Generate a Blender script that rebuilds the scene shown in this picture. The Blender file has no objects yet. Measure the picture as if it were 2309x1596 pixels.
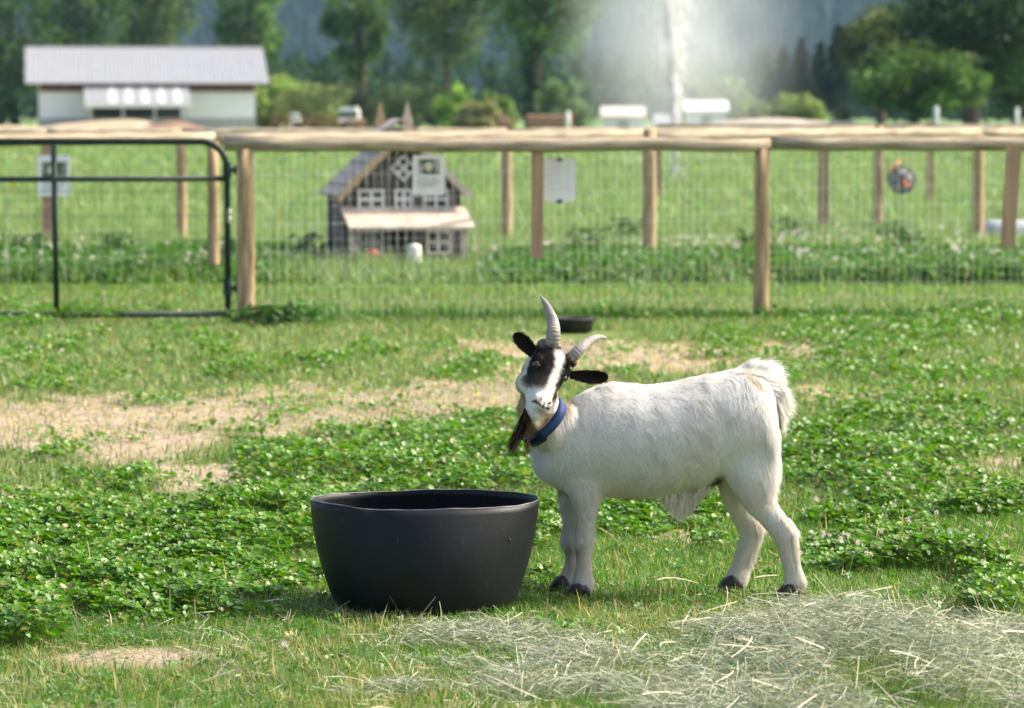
import bpy, math, random
import numpy as np
from mathutils import Vector, Matrix
from mathutils.bvhtree import BVHTree

R = math.radians
rng = np.random.default_rng(7)
random.seed(7)
sc = bpy.context.scene
C = sc.collection

# ---------------------------------------------------------------- camera, sky, sun, exposure
CAM_H, LENS = 1.34, 120.0
FPX = 2308 * LENS / 36.0                      # focal length in survey pixels (2308 wide)
TH = math.atan((798 - 250) / FPX)             # downward pitch
cd = bpy.data.cameras.new('camera')
cam = bpy.data.objects.new('camera', cd); C.objects.link(cam)
cam.location = (0, 0, CAM_H); cam.rotation_euler = (math.pi / 2 - TH, 0, 0)
cd.lens = LENS; cd.sensor_width = 36; cd.clip_start = 0.1; cd.clip_end = 8000
cd.dof.use_dof = True; cd.dof.focus_distance = 9.35; cd.dof.aperture_fstop = 5.6
sc.camera = cam
SUN_EL, SUN_BACK = R(43), R(14)                # sun to the right, a little behind the goat
w = bpy.data.worlds.new('World'); sc.world = w; w.use_nodes = True
nt = w.node_tree
sky = nt.nodes.new('ShaderNodeTexSky'); sky.sky_type = 'NISHITA'; sky.sun_disc = False
sky.sun_elevation = SUN_EL; sky.sun_rotation = math.pi / 2 - SUN_BACK
sky.dust_density = 5.0; sky.ozone_density = .4
nt.links.new(sky.outputs[0], nt.nodes['Background'].inputs[0])
nt.nodes['Background'].inputs[1].default_value = 0.15
sd = bpy.data.lights.new('sun', 'SUN'); sd.energy = 3.5; sd.angle = R(0.6); sd.color = (1.0, 0.92, 0.78)
sun = bpy.data.objects.new('sun', sd); C.objects.link(sun)
sdir = Vector((math.cos(SUN_EL) * math.cos(SUN_BACK), math.cos(SUN_EL) * math.sin(SUN_BACK), math.sin(SUN_EL)))
sun.rotation_euler = sdir.to_track_quat('Z', 'Y').to_euler()
sun.location = (20, 10, 30)
vs = sc.view_settings; vs.view_transform = 'Standard'; vs.look = 'None'; vs.gamma = 1.0
vs.use_curve_mapping = False; vs.exposure = 1.1
sc.render.engine = 'CYCLES'
cy = sc.cycles
cy.use_denoising = True; cy.max_bounces = 8; cy.volume_bounces = 1; cy.transparent_max_bounces = 8
cy.volume_step_rate = 1.0; cy.sample_clamp_indirect = 6.0

# ---------------------------------------------------------------- survey helpers (photo survey point -> place in metres)
CT, ST = math.cos(TH), math.sin(TH)
def ray(u, v):
    x, y = (u - 1154) / FPX, (798 - v) / FPX
    return np.array([x, CT + y * ST, -ST + y * CT])
def W(u, v, Y):
    d = ray(u, v); t = Y / d[1]
    return np.array([0, 0, CAM_H]) + d * t
def G(u, v):
    d = ray(u, v); t = -CAM_H / d[2]
    return np.array([0, 0, CAM_H]) + d * t

# ---------------------------------------------------------------- object helpers
def tag(o, label=None, cat=None, group=None, kind=None):
    if label: o['label'] = label
    if cat: o['category'] = cat
    if group: o['group'] = group
    if kind: o['kind'] = kind
    return o
def empty(name, loc=(0, 0, 0), rz=0.0):
    o = bpy.data.objects.new(name, None); C.objects.link(o)
    o.location = loc; o.rotation_euler = (0, 0, rz); o.empty_display_size = 0.1
    return o
def link(name, me, mat=None, parent=None, smooth=False):
    if mat is not None and not me.materials: me.materials.append(mat)
    if smooth: me.polygons.foreach_set('use_smooth', np.ones(len(me.polygons), dtype=bool))
    o = bpy.data.objects.new(name, me); C.objects.link(o)
    if parent is not None: o.parent = parent
    return o
class MB:
    """collects boxes, tubes and sheets into one mesh"""
    def __init__(s): s.v, s.f = [], []
    def add(s, V, F):
        b = len(s.v); s.v += [tuple(p) for p in V]; s.f += [tuple(i + b for i in f) for f in F]; return s
    def box(s, a, b, M=None, bev=0.0):
        x0, y0, z0 = a; x1, y1, z1 = b
        V = [(x0,y0,z0),(x1,y0,z0),(x1,y1,z0),(x0,y1,z0),(x0,y0,z1),(x1,y0,z1),(x1,y1,z1),(x0,y1,z1)]
        if M is not None: V = [tuple(M @ Vector(p)) for p in V]
        return s.add(V, [(3,2,1,0),(4,5,6,7),(0,1,5,4),(1,2,6,5),(2,3,7,6),(3,0,4,7)])
    def tube(s, P, rad, n=12, side=None, rad2=None, caps=True):
        """P path points, rad radius along 'side x tangent', rad2 radius along side"""
        P = [Vector(p) for p in P]; m = len(P)
        if not hasattr(rad, '__len__'): rad = [rad] * m
        if rad2 is None: rad2 = rad
        V = []; prev = None
        for i, p in enumerate(P):
            t = (P[min(i + 1, m - 1)] - P[max(i - 1, 0)]).normalized()
            if side is not None: a = Vector(side)
            else:
                a = prev if prev is not None else (Vector((0, 0, 1)) if abs(t.z) < 0.9 else Vector((0, 1, 0)))
            a = (a - t * a.dot(t)).normalized(); prev = a
            b = t.cross(a).normalized()
            for k in range(n):
                q = 2 * math.pi * k / n
                V.append(p + b * (rad[i] * math.cos(q)) + a * (rad2[i] * math.sin(q)))
        F = []
        for i in range(m - 1):
            for k in range(n):
                F.append((i*n+k, i*n+(k+1) % n, (i+1)*n+(k+1) % n, (i+1)*n+k))
        if caps:
            F.append(tuple(range(n - 1, -1, -1))); F.append(tuple(range((m-1)*n, m*n)))
        return s.add(V, F)
    def lathe(s, prof, n=32, c=(0, 0, 0), axis='z', closed=False):
        V = []
        for r, z in prof:
            for k in range(n):
                q = 2 * math.pi * k / n
                p = (r*math.cos(q), r*math.sin(q), z)
                if axis == 'y': p = (p[0], p[2], p[1])
                V.append((p[0]+c[0], p[1]+c[1], p[2]+c[2]))
        m = len(prof); F = []
        for i in range(m if closed else m - 1):
            j = (i + 1) % m
            for k in range(n): F.append((i*n+k, i*n+(k+1) % n, j*n+(k+1) % n, j*n+k))
        return s.add(V, F)
    def mesh(s, name):
        me = bpy.data.meshes.new(name); me.from_pydata(s.v, [], s.f); me.update(); return me
    def build(s, name, mat, parent=None, smooth=False):
        return link(name, s.mesh(name), mat, parent, smooth)
def tri_mesh(name, V, T, col=None, nor=None):
    me = bpy.data.meshes.new(name)
    V = np.ascontiguousarray(V, dtype=np.float32); T = np.ascontiguousarray(T, dtype=np.int32)
    me.vertices.add(len(V)); me.vertices.foreach_set('co', V.ravel())
    me.loops.add(T.size); me.loops.foreach_set('vertex_index', T.ravel())
    me.polygons.add(len(T)); me.polygons.foreach_set('loop_start', np.arange(0, T.size, 3, dtype=np.int32))
    me.update(calc_edges=True)
    if col is not None:
        a = me.color_attributes.new('col', 'FLOAT_COLOR', 'POINT')
        c4 = np.ones((len(V), 4), dtype=np.float32); c4[:, :3] = col
        a.data.foreach_set('color', c4.ravel())
    if nor is not None:
        me.polygons.foreach_set('use_smooth', np.ones(len(T), dtype=bool))
        me.normals_split_custom_set_from_vertices(nor.tolist())
    return me
def instance_arrays(tv, tt, pos, M, col, tipcol=None):
    """template tv (k,3), tt (m,3); pos (n,3), M (n,3,3), col (n,3)"""
    n, k = len(pos), len(tv)
    V = np.einsum('nij,kj->nki', M, tv) + pos[:, None, :]
    T = tt[None] + (np.arange(n) * k)[:, None, None]
    Cc = np.repeat(col[:, None, :], k, axis=1)
    return V.reshape(-1, 3), T.reshape(-1, 3), Cc.reshape(-1, 3)
def cat(parts):
    V, T, Cc = [], [], []; b = 0
    for v, t, c in parts:
        V.append(v); T.append(t + b); Cc.append(c); b += len(v)
    return np.concatenate(V), np.concatenate(T), np.concatenate(Cc)
def rotmats(yaw, tilt, tilt_dir, scale):
    """yaw about z first, then tilt by 'tilt' towards horizontal azimuth tilt_dir"""
    n = len(yaw); cyw, syw = np.cos(yaw), np.sin(yaw); z = np.zeros(n); o = np.ones(n)
    Rz = np.stack([np.stack([cyw, -syw, z], 1), np.stack([syw, cyw, z], 1), np.stack([z, z, o], 1)], 1)
    ax = -np.sin(tilt_dir); ay = np.cos(tilt_dir); c, s_ = np.cos(tilt), np.sin(tilt)
    Rt = np.stack([np.stack([c + ax*ax*(1-c), ax*ay*(1-c), ay*s_], 1),
                   np.stack([ax*ay*(1-c), c + ay*ay*(1-c), -ax*s_], 1),
                   np.stack([-ay*s_, ax*s_, c], 1)], 1)
    M = np.einsum('nij,njk->nik', Rt, Rz)
    sc_ = np.asarray(scale)
    if sc_.ndim == 1: sc_ = np.repeat(sc_[:, None], 3, axis=1)
    return M * sc_[:, None, :]
def vnoise(x, y, s=0):
    xi, yi = np.floor(x).astype(np.int64), np.floor(y).astype(np.int64)
    fx, fy = x - xi, y - yi
    fx = fx*fx*(3-2*fx); fy = fy*fy*(3-2*fy)
    def h(a, b):
        q = (a * 374761393 + b * 668265263 + s * 2147483647) & 0xffffffff
        q = ((q ^ (q >> 13)) * 1274126177) & 0xffffffff
        return ((q ^ (q >> 16)) & 0xffff) / 65535.0
    return (h(xi, yi)*(1-fx) + h(xi+1, yi)*fx)*(1-fy) + (h(xi, yi+1)*(1-fx) + h(xi+1, yi+1)*fx)*fy
def fbm(x, y, s=0):
    return (vnoise(x, y, s) + .5*vnoise(2.03*x, 2.03*y, s+1) + .25*vnoise(4.1*x, 4.1*y, s+2)) / 1.75
def sstep(a, b, x):
    t = np.clip((x - a) / (b - a), 0, 1); return t*t*(3-2*t)

# ---------------------------------------------------------------- materials
MATS = {}
def mat(name, col=(.5,.5,.5), rough=.7, var=.0, scale=8.0, bump=0.0, bscale=40., spec=.4, metal=0., stretch=(1,1,1), col2=None):
    if name in MATS: return MATS[name]
    m = bpy.data.materials.new(name); m.use_nodes = True; MATS[name] = m
    n = m.node_tree.nodes; l = m.node_tree.links; b = n['Principled BSDF']
    b.inputs['Roughness'].default_value = rough; b.inputs['Specular IOR Level'].default_value = spec
    b.inputs['Metallic'].default_value = metal
    b.inputs['Base Color'].default_value = (*col, 1)
    if var > 0 or bump > 0:
        tc = n.new('ShaderNodeTexCoord'); mp = n.new('ShaderNodeMapping'); mp.inputs['Scale'].default_value = stretch
        l.new(tc.outputs['Object'], mp.inputs[0])
    if var > 0:
        tx = n.new('ShaderNodeTexNoise'); tx.inputs['Scale'].default_value = scale; tx.inputs['Detail'].default_value = 6
        l.new(mp.outputs[0], tx.inputs['Vector'])
        rp = n.new('ShaderNodeValToRGB'); rp.color_ramp.elements[0].position = .3; rp.color_ramp.elements[1].position = .7
        c2 = col2 if col2 else tuple(min(1, c*(1+var)) for c in col)
        c1 = tuple(c*(1-var) for c in col) if not col2 else col
        rp.color_ramp.elements[0].color = (*c1, 1); rp.color_ramp.elements[1].color = (*c2, 1)
        l.new(tx.outputs['Fac'], rp.inputs[0]); l.new(rp.outputs[0], b.inputs['Base Color'])
    if bump > 0:
        t2 = n.new('ShaderNodeTexNoise'); t2.inputs['Scale'].default_value = bscale; t2.inputs['Detail'].default_value = 5
        l.new(mp.outputs[0], t2.inputs['Vector'])
        bp = n.new('ShaderNodeBump'); bp.inputs['Strength'].default_value = bump; bp.inputs['Distance'].default_value = .01
        l.new(t2.outputs['Fac'], bp.inputs['Height']); l.new(bp.outputs[0], b.inputs['Normal'])
    return m
def colmat(name, rough=.5, spec=.4, trans=.35, tmul=(1.2, 1.3, .6)):
    """base colour from the per-piece 'col' attribute, part translucent"""
    m = bpy.data.materials.new(name); m.use_nodes = True; MATS[name] = m
    n = m.node_tree.nodes; l = m.node_tree.links; b = n['Principled BSDF']
    b.inputs['Roughness'].default_value = rough; b.inputs['Specular IOR Level'].default_value = spec
    at = n.new('ShaderNodeAttribute'); at.attribute_name = 'col'
    l.new(at.outputs['Color'], b.inputs['Base Color'])
    if trans > 0:
        tr = n.new('ShaderNodeBsdfTranslucent'); mu = n.new('ShaderNodeVectorMath'); mu.operation = 'MULTIPLY'
        mu.inputs[1].default_value = tmul
        l.new(at.outputs['Color'], mu.inputs[0]); l.new(mu.outputs[0], tr.inputs['Color'])
        mx = n.new('ShaderNodeMixShader'); mx.inputs[0].default_value = trans
        l.new(b.outputs[0], mx.inputs[1]); l.new(tr.outputs[0], mx.inputs[2])
        l.new(mx.outputs[0], n['Material Output'].inputs['Surface'])
    return m
M_leaf = colmat('leaf', .42, .5, .32, (1.15, 1.35, .5))
M_grass = colmat('grass_blade', .5, .4, .38, (1.2, 1.3, .6))
M_hay = colmat('dry_stalk', .55, .35, .2, (1, 1, .9))
M_fur = colmat('fur', .8, .05, .28, (1, .97, .9))
M_tree = colmat('tree_leaf', .65, .12, .3, (1.1, 1.2, .6))
M_conif = colmat('conifer_needles', .9, .0, .1, (1, 1.1, .8))
M_skin = colmat('goat_skin', .7, .25, 0)
M_wood = mat('peeled_pine', (.44, .31, .18), .8, .5, 5.0, .8, 30, spec=.2, stretch=(7, 7, .8))
M_railw = mat('rail_pine', (.37, .31, .22), .8, .45, 5.0, .8, 30, spec=.2, stretch=(.8, 7, 7))
M_board = mat('cedar_board', (.42, .26, .17), .8, .25, 4.0, .4, 40, stretch=(8, 8, .8))
M_gate = mat('green_gate_paint', (.018, .034, .032), .6, .25, 20., .1, 60, spec=.25)
M_wire = mat('galvanised_wire', (.62, .63, .62), .45, .1, 30, metal=.2)
M_gwire = mat('dark_wire', (.06, .08, .07), .5, .1, 30)
M_white = mat('white_paint', (.80, .76, .775), .6, .06, 3.0, .1, 20)
M_paper = mat('white_paper', (.90, .86, .90), .45)

# ---------------------------------------------------------------- ground layout in metres
def ell(u, v, ru, rv):
    c = G(u, v); a = G(u, v - rv); b = G(u, v + rv)
    return (c[0], (a[1] + b[1]) / 2, ru * c[1] / FPX, (a[1] - b[1]) / 2)
DIRT = [ell(*e) for e in [(110,960,360,74),(520,935,420,60),(830,925,330,56),(1040,905,210,58),(300,1010,220,34),(440,1080,110,40),(1130,880,120,40),(1330,790,330,26),(1500,825,260,22),(1250,835,120,22),(1800,790,120,12),(420,930,180,30),(700,905,330,38),(1000,900,190,42),(425,1085,80,26),(360,1050,60,14),(1200,790,190,20),(1060,775,60,14),
        (1420,800,200,14),(1500,830,120,12),(1560,790,180,8),(1730,775,50,10),(690,868,55,11),(1830,880,45,16),(1960,890,45,10),(2180,1060,110,14),(2260,1040,60,10),(2270,1272,90,14),(1560,1208,90,13),
        (1340,850,60,14),(270,1480,260,26),(600,1200,70,14),(1880,900,80,16),(60,1110,80,14),(2120,955,100,9),(2270,955,60,9),(110,1245,60,12),(1160,975,60,16)]]
CLOV = [ell(*e) for e in [(200,1190,330,130),(420,1300,330,105),(560,1200,330,120),(60,1330,190,120),(620,1060,160,36),(900,1040,330,75),(1080,1010,170,60),(800,1090,360,60),(1180,1060,160,60),
        (330,905,60,15),(380,905,110,14),(650,940,60,22),(560,985,80,16),(300,992,42,12),(120,985,50,12),(760,890,55,11),(880,920,75,13),(1100,970,70,18),(1070,850,95,30),(1130,830,70,16),(1350,845,110,22),
        (1980,770,340,36),(2200,740,200,24),(2100,850,250,34),(1990,830,200,50),(2050,930,280,34),(2100,1000,260,55),(1900,1080,220,60),(2180,1130,160,40),(1990,1180,170,55),(1660,770,110,14),(1620,800,70,16),(1720,820,60,20),
        (1450,1110,170,40),(1560,1150,150,36),(1380,1180,120,36),(1900,1250,120,34),(2230,1310,110,38),(2250,1390,90,30),(150,870,110,18),(60,800,80,18),(150,800,60,14),(360,790,40,16),(560,850,120,18),(500,815,60,12),
        (830,800,70,14),(700,830,100,14),(60,1440,90,40),(1960,1010,200,60),(2240,950,100,40),(1250,1010,120,60)]]
HAY = [ell(*e) for e in [(1900,1470,430,110),(2150,1540,330,120),(1560,1560,260,70),(1750,1600,400,90),(1270,1490,260,50),(1060,1445,200,26),(1350,1560,330,50),(900,1560,260,22),(2250,1440,130,50)]]
def field(E, x, y, s, amp=.75, fr=5.0, k0=1.25):
    m = np.zeros_like(x); nz = fbm(x*fr, y*fr, s) - .5
    for cx, cy_, rx, ry in E:
        m = np.maximum(m, k0 - np.hypot((x-cx)/rx, (y-cy_)/ry) + amp*nz*1.6)
    return np.clip(m, 0, 1)
def dirt_f(x, y): return sstep(.1, .55, field(DIRT, x, y, 3))
def clov_f(x, y):
    c = sstep(.06, .5, field(CLOV, x, y, 11, 1.0, 4.0, 1.06)) * (1 - .80*dirt_f(x, y)*(y > 9.9))
    rnd = sstep(.63, .73, fbm(x*2.3, y*1.6, 31)) * .9
    return np.maximum(c, rnd * (y < 23) * (y > 9.3) * (1 - .8*dirt_f(x, y)))
def hay_f(x, y): return sstep(.0, 1.0, field(HAY, x, y, 21, 1.3, 6.0, 1.15))
FENCE_Y = float(G(1154, 720)[1])

# one ground sheet to the foot of the mountain
def axis_pts(fine0, fine1, st, far0, far1, g=1.13):
    a = list(np.arange(fine0, fine1 + 1e-6, st)); s = st
    while a[-1] < far1: s *= g; a.append(a[-1] + s)
    s = st
    while a[0] > far0: s *= g; a.insert(0, a[0] - s)
    return np.array(a)
gx = axis_pts(-4.2, 4.2, .06, -2500, 2500); gy = axis_pts(6.5, 26, .06, -60, 3300)
X, Y = np.meshgrid(gx, gy)
nx, ny = len(gx), len(gy)
Z = (fbm(X*3, Y*3, 5) - 1.0) * .012 * (np.abs(X) < 30) * (Y < 60)
V = np.stack([X, Y, Z], -1).reshape(-1, 3)
ii = (np.arange(ny-1)[:, None]*nx + np.arange(nx-1)[None]).ravel()
T = np.concatenate([np.stack([ii, ii+1, ii+nx+1], 1), np.stack([ii, ii+nx+1, ii+nx], 1)])
D = dirt_f(X.ravel(), Y.ravel()); H = hay_f(X.ravel(), Y.ravel())
nz = fbm(X.ravel()*9, Y.ravel()*9, 8)[:, None]
soil = np.array([.37, .295, .225]) * (.75 + .5*nz)
thatch = np.array([.15, .20, .06]) * (.6 + .8*nz)
turf = np.array([.20, .30, .125]) * (.75 + .5*nz)
far = sstep(20, 40, Y.ravel())[:, None]
c = thatch*(1-far) + turf*far
c = c*(1-D[:, None]) + soil*D[:, None]
me = tri_mesh('ground', V, T, c); me.polygons.foreach_set('use_smooth', np.ones(len(T), dtype=bool))
gm = colmat('ground_soil', .95, .1, 0)
n_ = gm.node_tree.nodes; l_ = gm.node_tree.links; bs = n_['Principled BSDF']; atn = [q for q in n_ if q.type == 'ATTRIBUTE'][0]
tc = n_.new('ShaderNodeTexCoord')
t1 = n_.new('ShaderNodeTexNoise'); t1.inputs['Scale'].default_value = .35; t1.inputs['Detail'].default_value = 9; t1.inputs['Roughness'].default_value = .7
l_.new(tc.outputs['Object'], t1.inputs['Vector'])
rp = n_.new('ShaderNodeValToRGB'); rp.color_ramp.elements[0].position = .3; rp.color_ramp.elements[1].position = .72
rp.color_ramp.elements[0].color = (.62, .72, .6, 1); rp.color_ramp.elements[1].color = (1.25, 1.15, 1.2, 1)
mu = n_.new('ShaderNodeMixRGB'); mu.blend_type = 'MULTIPLY'; mu.inputs[0].default_value = 1
l_.new(t1.outputs['Fac'], rp.inputs[0]); l_.new(atn.outputs['Color'], mu.inputs[1]); l_.new(rp.outputs[0], mu.inputs[2]); l_.new(mu.outputs[0], bs.inputs['Base Color'])
t2 = n_.new('ShaderNodeTexNoise'); t2.inputs['Scale'].default_value = 55; t2.inputs['Detail'].default_value = 8
l_.new(tc.outputs['Object'], t2.inputs['Vector'])
bp = n_.new('ShaderNodeBump'); bp.inputs['Strength'].default_value = .8; bp.inputs['Distance'].default_value = .02
l_.new(t2.outputs['Fac'], bp.inputs['Height']); l_.new(bp.outputs[0], bs.inputs['Normal'])
tag(link('ground', me, gm), kind='structure')

# ---------------------------------------------------------------- mountain, far wood
def hill_z(x, y):
    t = np.clip((y - 1350) / 1500, 0, 1.3)
    return 420 * t**1.25 * (.75 + .5*fbm(x/420, y/420, 40)) + 14*(fbm(x/70, y/70, 41)-.5)*np.clip(t*8, 0, 1)
hx = np.linspace(-1800, 1800, 90); hy = np.linspace(1330, 3200, 60)
X, Y = np.meshgrid(hx, hy); Z = hill_z(X, Y) - .5
V = np.stack([X, Y, Z], -1).reshape(-1, 3)
ii = (np.arange(59)[:, None]*90 + np.arange(89)[None]).ravel()
T = np.concatenate([np.stack([ii, ii+1, ii+91], 1), np.stack([ii, ii+91, ii+90], 1)])
me = tri_mesh('mountain', V, T); me.polygons.foreach_set('use_smooth', np.ones(len(T), dtype=bool))
tag(link('mountain', me, mat('forest_floor', (.010, .018, .014), .95, .4, .02)), kind='structure')
def conifer_template(seed, tiers=6, n=9):
    r = np.random.default_rng(seed); V, T = [], []
    for i in range(tiers):
        z0 = .12 + .80*i/tiers; z1 = z0 + .30; rr = .21*(1 - i/tiers)**.85 + .02
        b = len(V); V.append((0, 0, min(z1, 1.0)))
        for k in range(n):
            q = 2*math.pi*k/n + r.uniform(-.2, .2); a = rr * r.uniform(.6, 1.15)
            V.append((a*math.cos(q), a*math.sin(q), z0 - r.uniform(0, .05)))
        for k in range(n): T.append((b, b+1+k, b+1+(k+1) % n))
    return np.array(V), np.array(T)
CON = [conifer_template(s) for s in range(3)]
parts = []
N = 6500
y = rng.uniform(1420, 2500, N); x = rng.uniform(-.21, .21, N) * y
for k in range(3):
    s = slice(k, N, 3); n = len(x[s])
    h = rng.uniform(13, 27, n); M = rotmats(rng.uniform(0, 6.28, n), np.zeros(n), np.zeros(n), np.stack([h, h, h], 1))
    pos = np.stack([x[s], y[s], hill_z(x[s], y[s]) - 2], 1)
    g = rng.uniform(.6, 1.3, n)[:, None]; col = np.array([.012, .026, .020]) * g
    parts.append(instance_arrays(CON[k][0], CON[k][1], pos, M, col))
V, T, c = cat(parts)
tag(link('mountain_forest', tri_mesh('mountain_forest', V, T, c), M_conif), 'dark conifer forest covering the blue hazy mountainside', 'forest', kind='stuff')

# ---------------------------------------------------------------- trees
def leaf_cloud(centres, rad, nleaf, size, base, seed, flat=.8):
    """leaf clumps: each centre gets nleaf leaves in its own little volume"""
    r = np.random.default_rng(seed)
    cen = np.repeat(np.asarray(centres), nleaf, axis=0); rr = np.repeat(np.asarray(rad), nleaf)
    n = len(cen); d = r.normal(size=(n, 3)); d /= np.linalg.norm(d, axis=1)[:, None]
    pos = cen + d * (rr * r.uniform(.25, 1.0, n)**.6)[:, None] * np.array([1, 1, flat])
    tv = np.array([[-.5, 0, 0], [0, -.42, .06], [.55, 0, 0], [0, .42, .06]]); tt = np.array([[0, 1, 2], [0, 2, 3]])
    cl = np.repeat(r.uniform(.5, 1.5, len(centres)), nleaf)
    col = np.array(base) * (cl * r.uniform(.75, 1.25, n))[:, None]
    col[:, 0] *= r.uniform(.8, 1.3, n)
    M = rotmats(r.uniform(0, 6.28, n), r.uniform(0, 1.3, n), r.uniform(0, 6.28, n), size * r.uniform(.6, 1.4, n))
    return instance_arrays(tv, tt, pos, M, col)
M_bark = mat('bark', (.085, .065, .05), .9, .35, 6, .6, 20, stretch=(3, 3, .6))
def limb(mb, a, b, r0, r1, r, n=7, k=5, wob=.12):
    a, b = np.array(a), np.array(b); L = np.linalg.norm(b-a); P = []
    for i in range(k+1):
        t = i/k; P.append(a + (b-a)*t + (r.normal(size=3)*wob*L*.35*math.sin(math.pi*t)) + np.array([0, 0, .08*L*math.sin(math.pi*t)]))
    mb.tube(P, [r0 + (r1-r0)*i/k for i in range(k+1)], n)
    return P
def tree(name, label, u, Yd, cw, ch_top, ch_bot, base, seed, clumps=60, leaves=55, size=.34, trunk_r=.25, category='tree', group=None, crad=None, u_trunk=None, gap=.0, squash=1.0):
    """crown spans cw metres wide between heights ch_bot and ch_top"""
    r = np.random.default_rng(seed)
    x0 = float(W(u, 250, Yd)[0]); tr_x = float(W(u_trunk, 250, Yd)[0]) - x0 if u_trunk is not None else 0.
    root = empty(name, (x0 + tr_x, Yd, 0)); tag(root, label, category, group)
    cz = (ch_top + ch_bot)/2; hz = (ch_top - ch_bot)/2; hw = cw/2
    crad = crad or hw*.34
    cen = []
    while len(cen) < clumps:
        p = r.uniform(-1, 1, 3); q = np.linalg.norm(p)
        if q > 1 or q < .45 - .3*r.random(): continue
        wmul = 1.0 if p[2] > -.2 else .85
        cen.append((p[0]*hw*.86*wmul - tr_x, p[1]*hw*.8*squash, cz + p[2]*hz*.88))
    rad = r.uniform(.6, 1.25, clumps) * crad
    V, T, c = leaf_cloud(cen, rad, leaves, size, base, seed+1)
    V[:, 2] = np.maximum(V[:, 2], .1)
    link('crown', tri_mesh('crown', V, T, c), M_tree, root)
    mb = MB(); top = cz + hz*.35
    mb.tube([(0, 0, -.3), (.02, 0, .3), (-.05*cw*.1 - tr_x*.3, 0, ch_bot*.6 + .4), (-tr_x*.8, .1, (ch_bot+top)/2), (-tr_x, 0, top)],
            [trunk_r*1.5, trunk_r*1.05, trunk_r*.9, trunk_r*.65, trunk_r*.2], 10)
    for i in range(9):
        p = cen[i]; z0 = ch_bot*.8 + (top-ch_bot*.8)*r.uniform(.05, .7); f = (z0)/top
        limb(mb, (-tr_x*f, 0, z0), (p[0]*.85, p[1]*.85, max(p[2]*.95, z0*.9)), trunk_r*.38, trunk_r*.08, r)
    mb.build('trunk', M_bark, root, True)
    return root
def zh(v, Yd): return CAM_H + (250 - v)/FPX*Yd          # height at distance for a survey row
GT = 'broadleaf trees behind the field'
def T_(label, u, Yd, uw, vt, vb, base, seed, **k):
    return tree('broadleaf_tree', label, u, Yd, uw/FPX*Yd, zh(vt, Yd), zh(vb, Yd), base, seed, group=GT, **k)
dk, md, lt = (.065, .125, .042), (.11, .20, .055), (.12, .20, .05)
T_('dark tree at the far end of the white barn, low branches to the ground', 30, 250, 230, -120, 240, dk, 1, clumps=110)
T_('dense dark tree rising behind the white barn roof, next to the end tree', 175, 262, 250, -140, 200, dk, 2, clumps=120)
T_('broad olive green tree behind the middle of the white barn roof', 340, 268, 240, -130, 190, (.10, .16, .06), 3, clumps=120)
T_('bright green tree rising just past the gable end of the white barn', 565, 250, 200, -130, 200, md, 4, clumps=100)
T_('slim tree with a leafy trunk between the barn and the pointed roof spires', 808, 238, 165, -120, 215, md, 5, clumps=75, u_trunk=826, leaves=60)
T_('olive tree with a bare thin dark trunk beside the roof spires', 1000, 232, 285, -140, 150, (.12, .175, .06), 6, clumps=115, trunk_r=.2, u_trunk=1013)
T_('large green tree with a thick ivy clad trunk near the water spray', 1225, 228, 310, -150, 150, md, 7, clumps=125, trunk_r=.42, u_trunk=1196)
# ivy on that trunk
ivy_root = [o for o in C.objects if o.name.startswith('broadleaf_tree')][-1]
r_ = np.random.default_rng(90); zz = np.linspace(.8, zh(60, 228), 26)
V, T, c = leaf_cloud([(r_.uniform(-.3, .3), r_.uniform(-.4, .1), z) for z in zz], [.62]*26, 60, .26, (.035, .075, .02), 91)
link('ivy', tri_mesh('ivy', V, T, c), M_tree, ivy_root)
T_('huge dark tree spreading over the parked white things at the field edge', 2190, 150, 440, -120, 225, (.034, .075, .024), 8, clumps=150, leaves=80, size=.26, trunk_r=.4)
T_('pale olive tree beside the dark spruces', 1985, 160, 230, 5, 200, (.10, .135, .045), 9, clumps=55, leaves=70, size=.24)
T_('low spreading bright green tree in front of the huge dark tree', 2065, 140, 360, 105, 268, (.085, .165, .042), 10, clumps=70, crad=.75, leaves=110, size=.22, trunk_r=.2)
T_('dark tree filling the gap under the huge tree', 2290, 158, 240, 0, 262, dk, 12, clumps=80, leaves=70, size=.25)
# spruces beside the spray
for i, (u, vt, Yd, lab) in enumerate([(1765, 110, 285, 'short dark spruce at the edge of the drifting spray'), (1805, 88, 290, 'dark spruce second from the drifting spray'),
                                      (1848, 96, 300, 'dark spruce with a blunt top in the middle of the spruce row'), (1888, 60, 285, 'tallest dark spruce touching the olive tree'),
                                      (1735, 150, 300, 'smallest dark spruce half veiled by the spray')]):
    root = empty('spruce_tree', (float(W(u, 250, Yd)[0]), Yd, 0)); tag(root, lab, 'tree', 'dark spruces behind the field')
    h = zh(vt, Yd); r_ = np.random.default_rng(60+i); P = []; Rr = []
    for k in range(110):
        t = r_.uniform(.04, 1)**.8; q = r_.uniform(0, 6.28); a = h*.23*(1.03-t)*r_.uniform(.5, 1)
        P.append((a*math.cos(q), a*math.sin(q), h*t)); Rr.append(.18 + .09*h*(1.03-t))
    V, T, c = leaf_cloud(P, Rr, 36, .34, (.020, .040, .022), 70+i, .6)
    link('crown', tri_mesh('crown', V, T, c), M_tree, root)
    MB().tube([(0, 0, -.2), (0, 0, h*.5), (0, 0, h*.97)], [h*.02, h*.014, .02], 8).build('trunk', M_bark, root, True)
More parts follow.
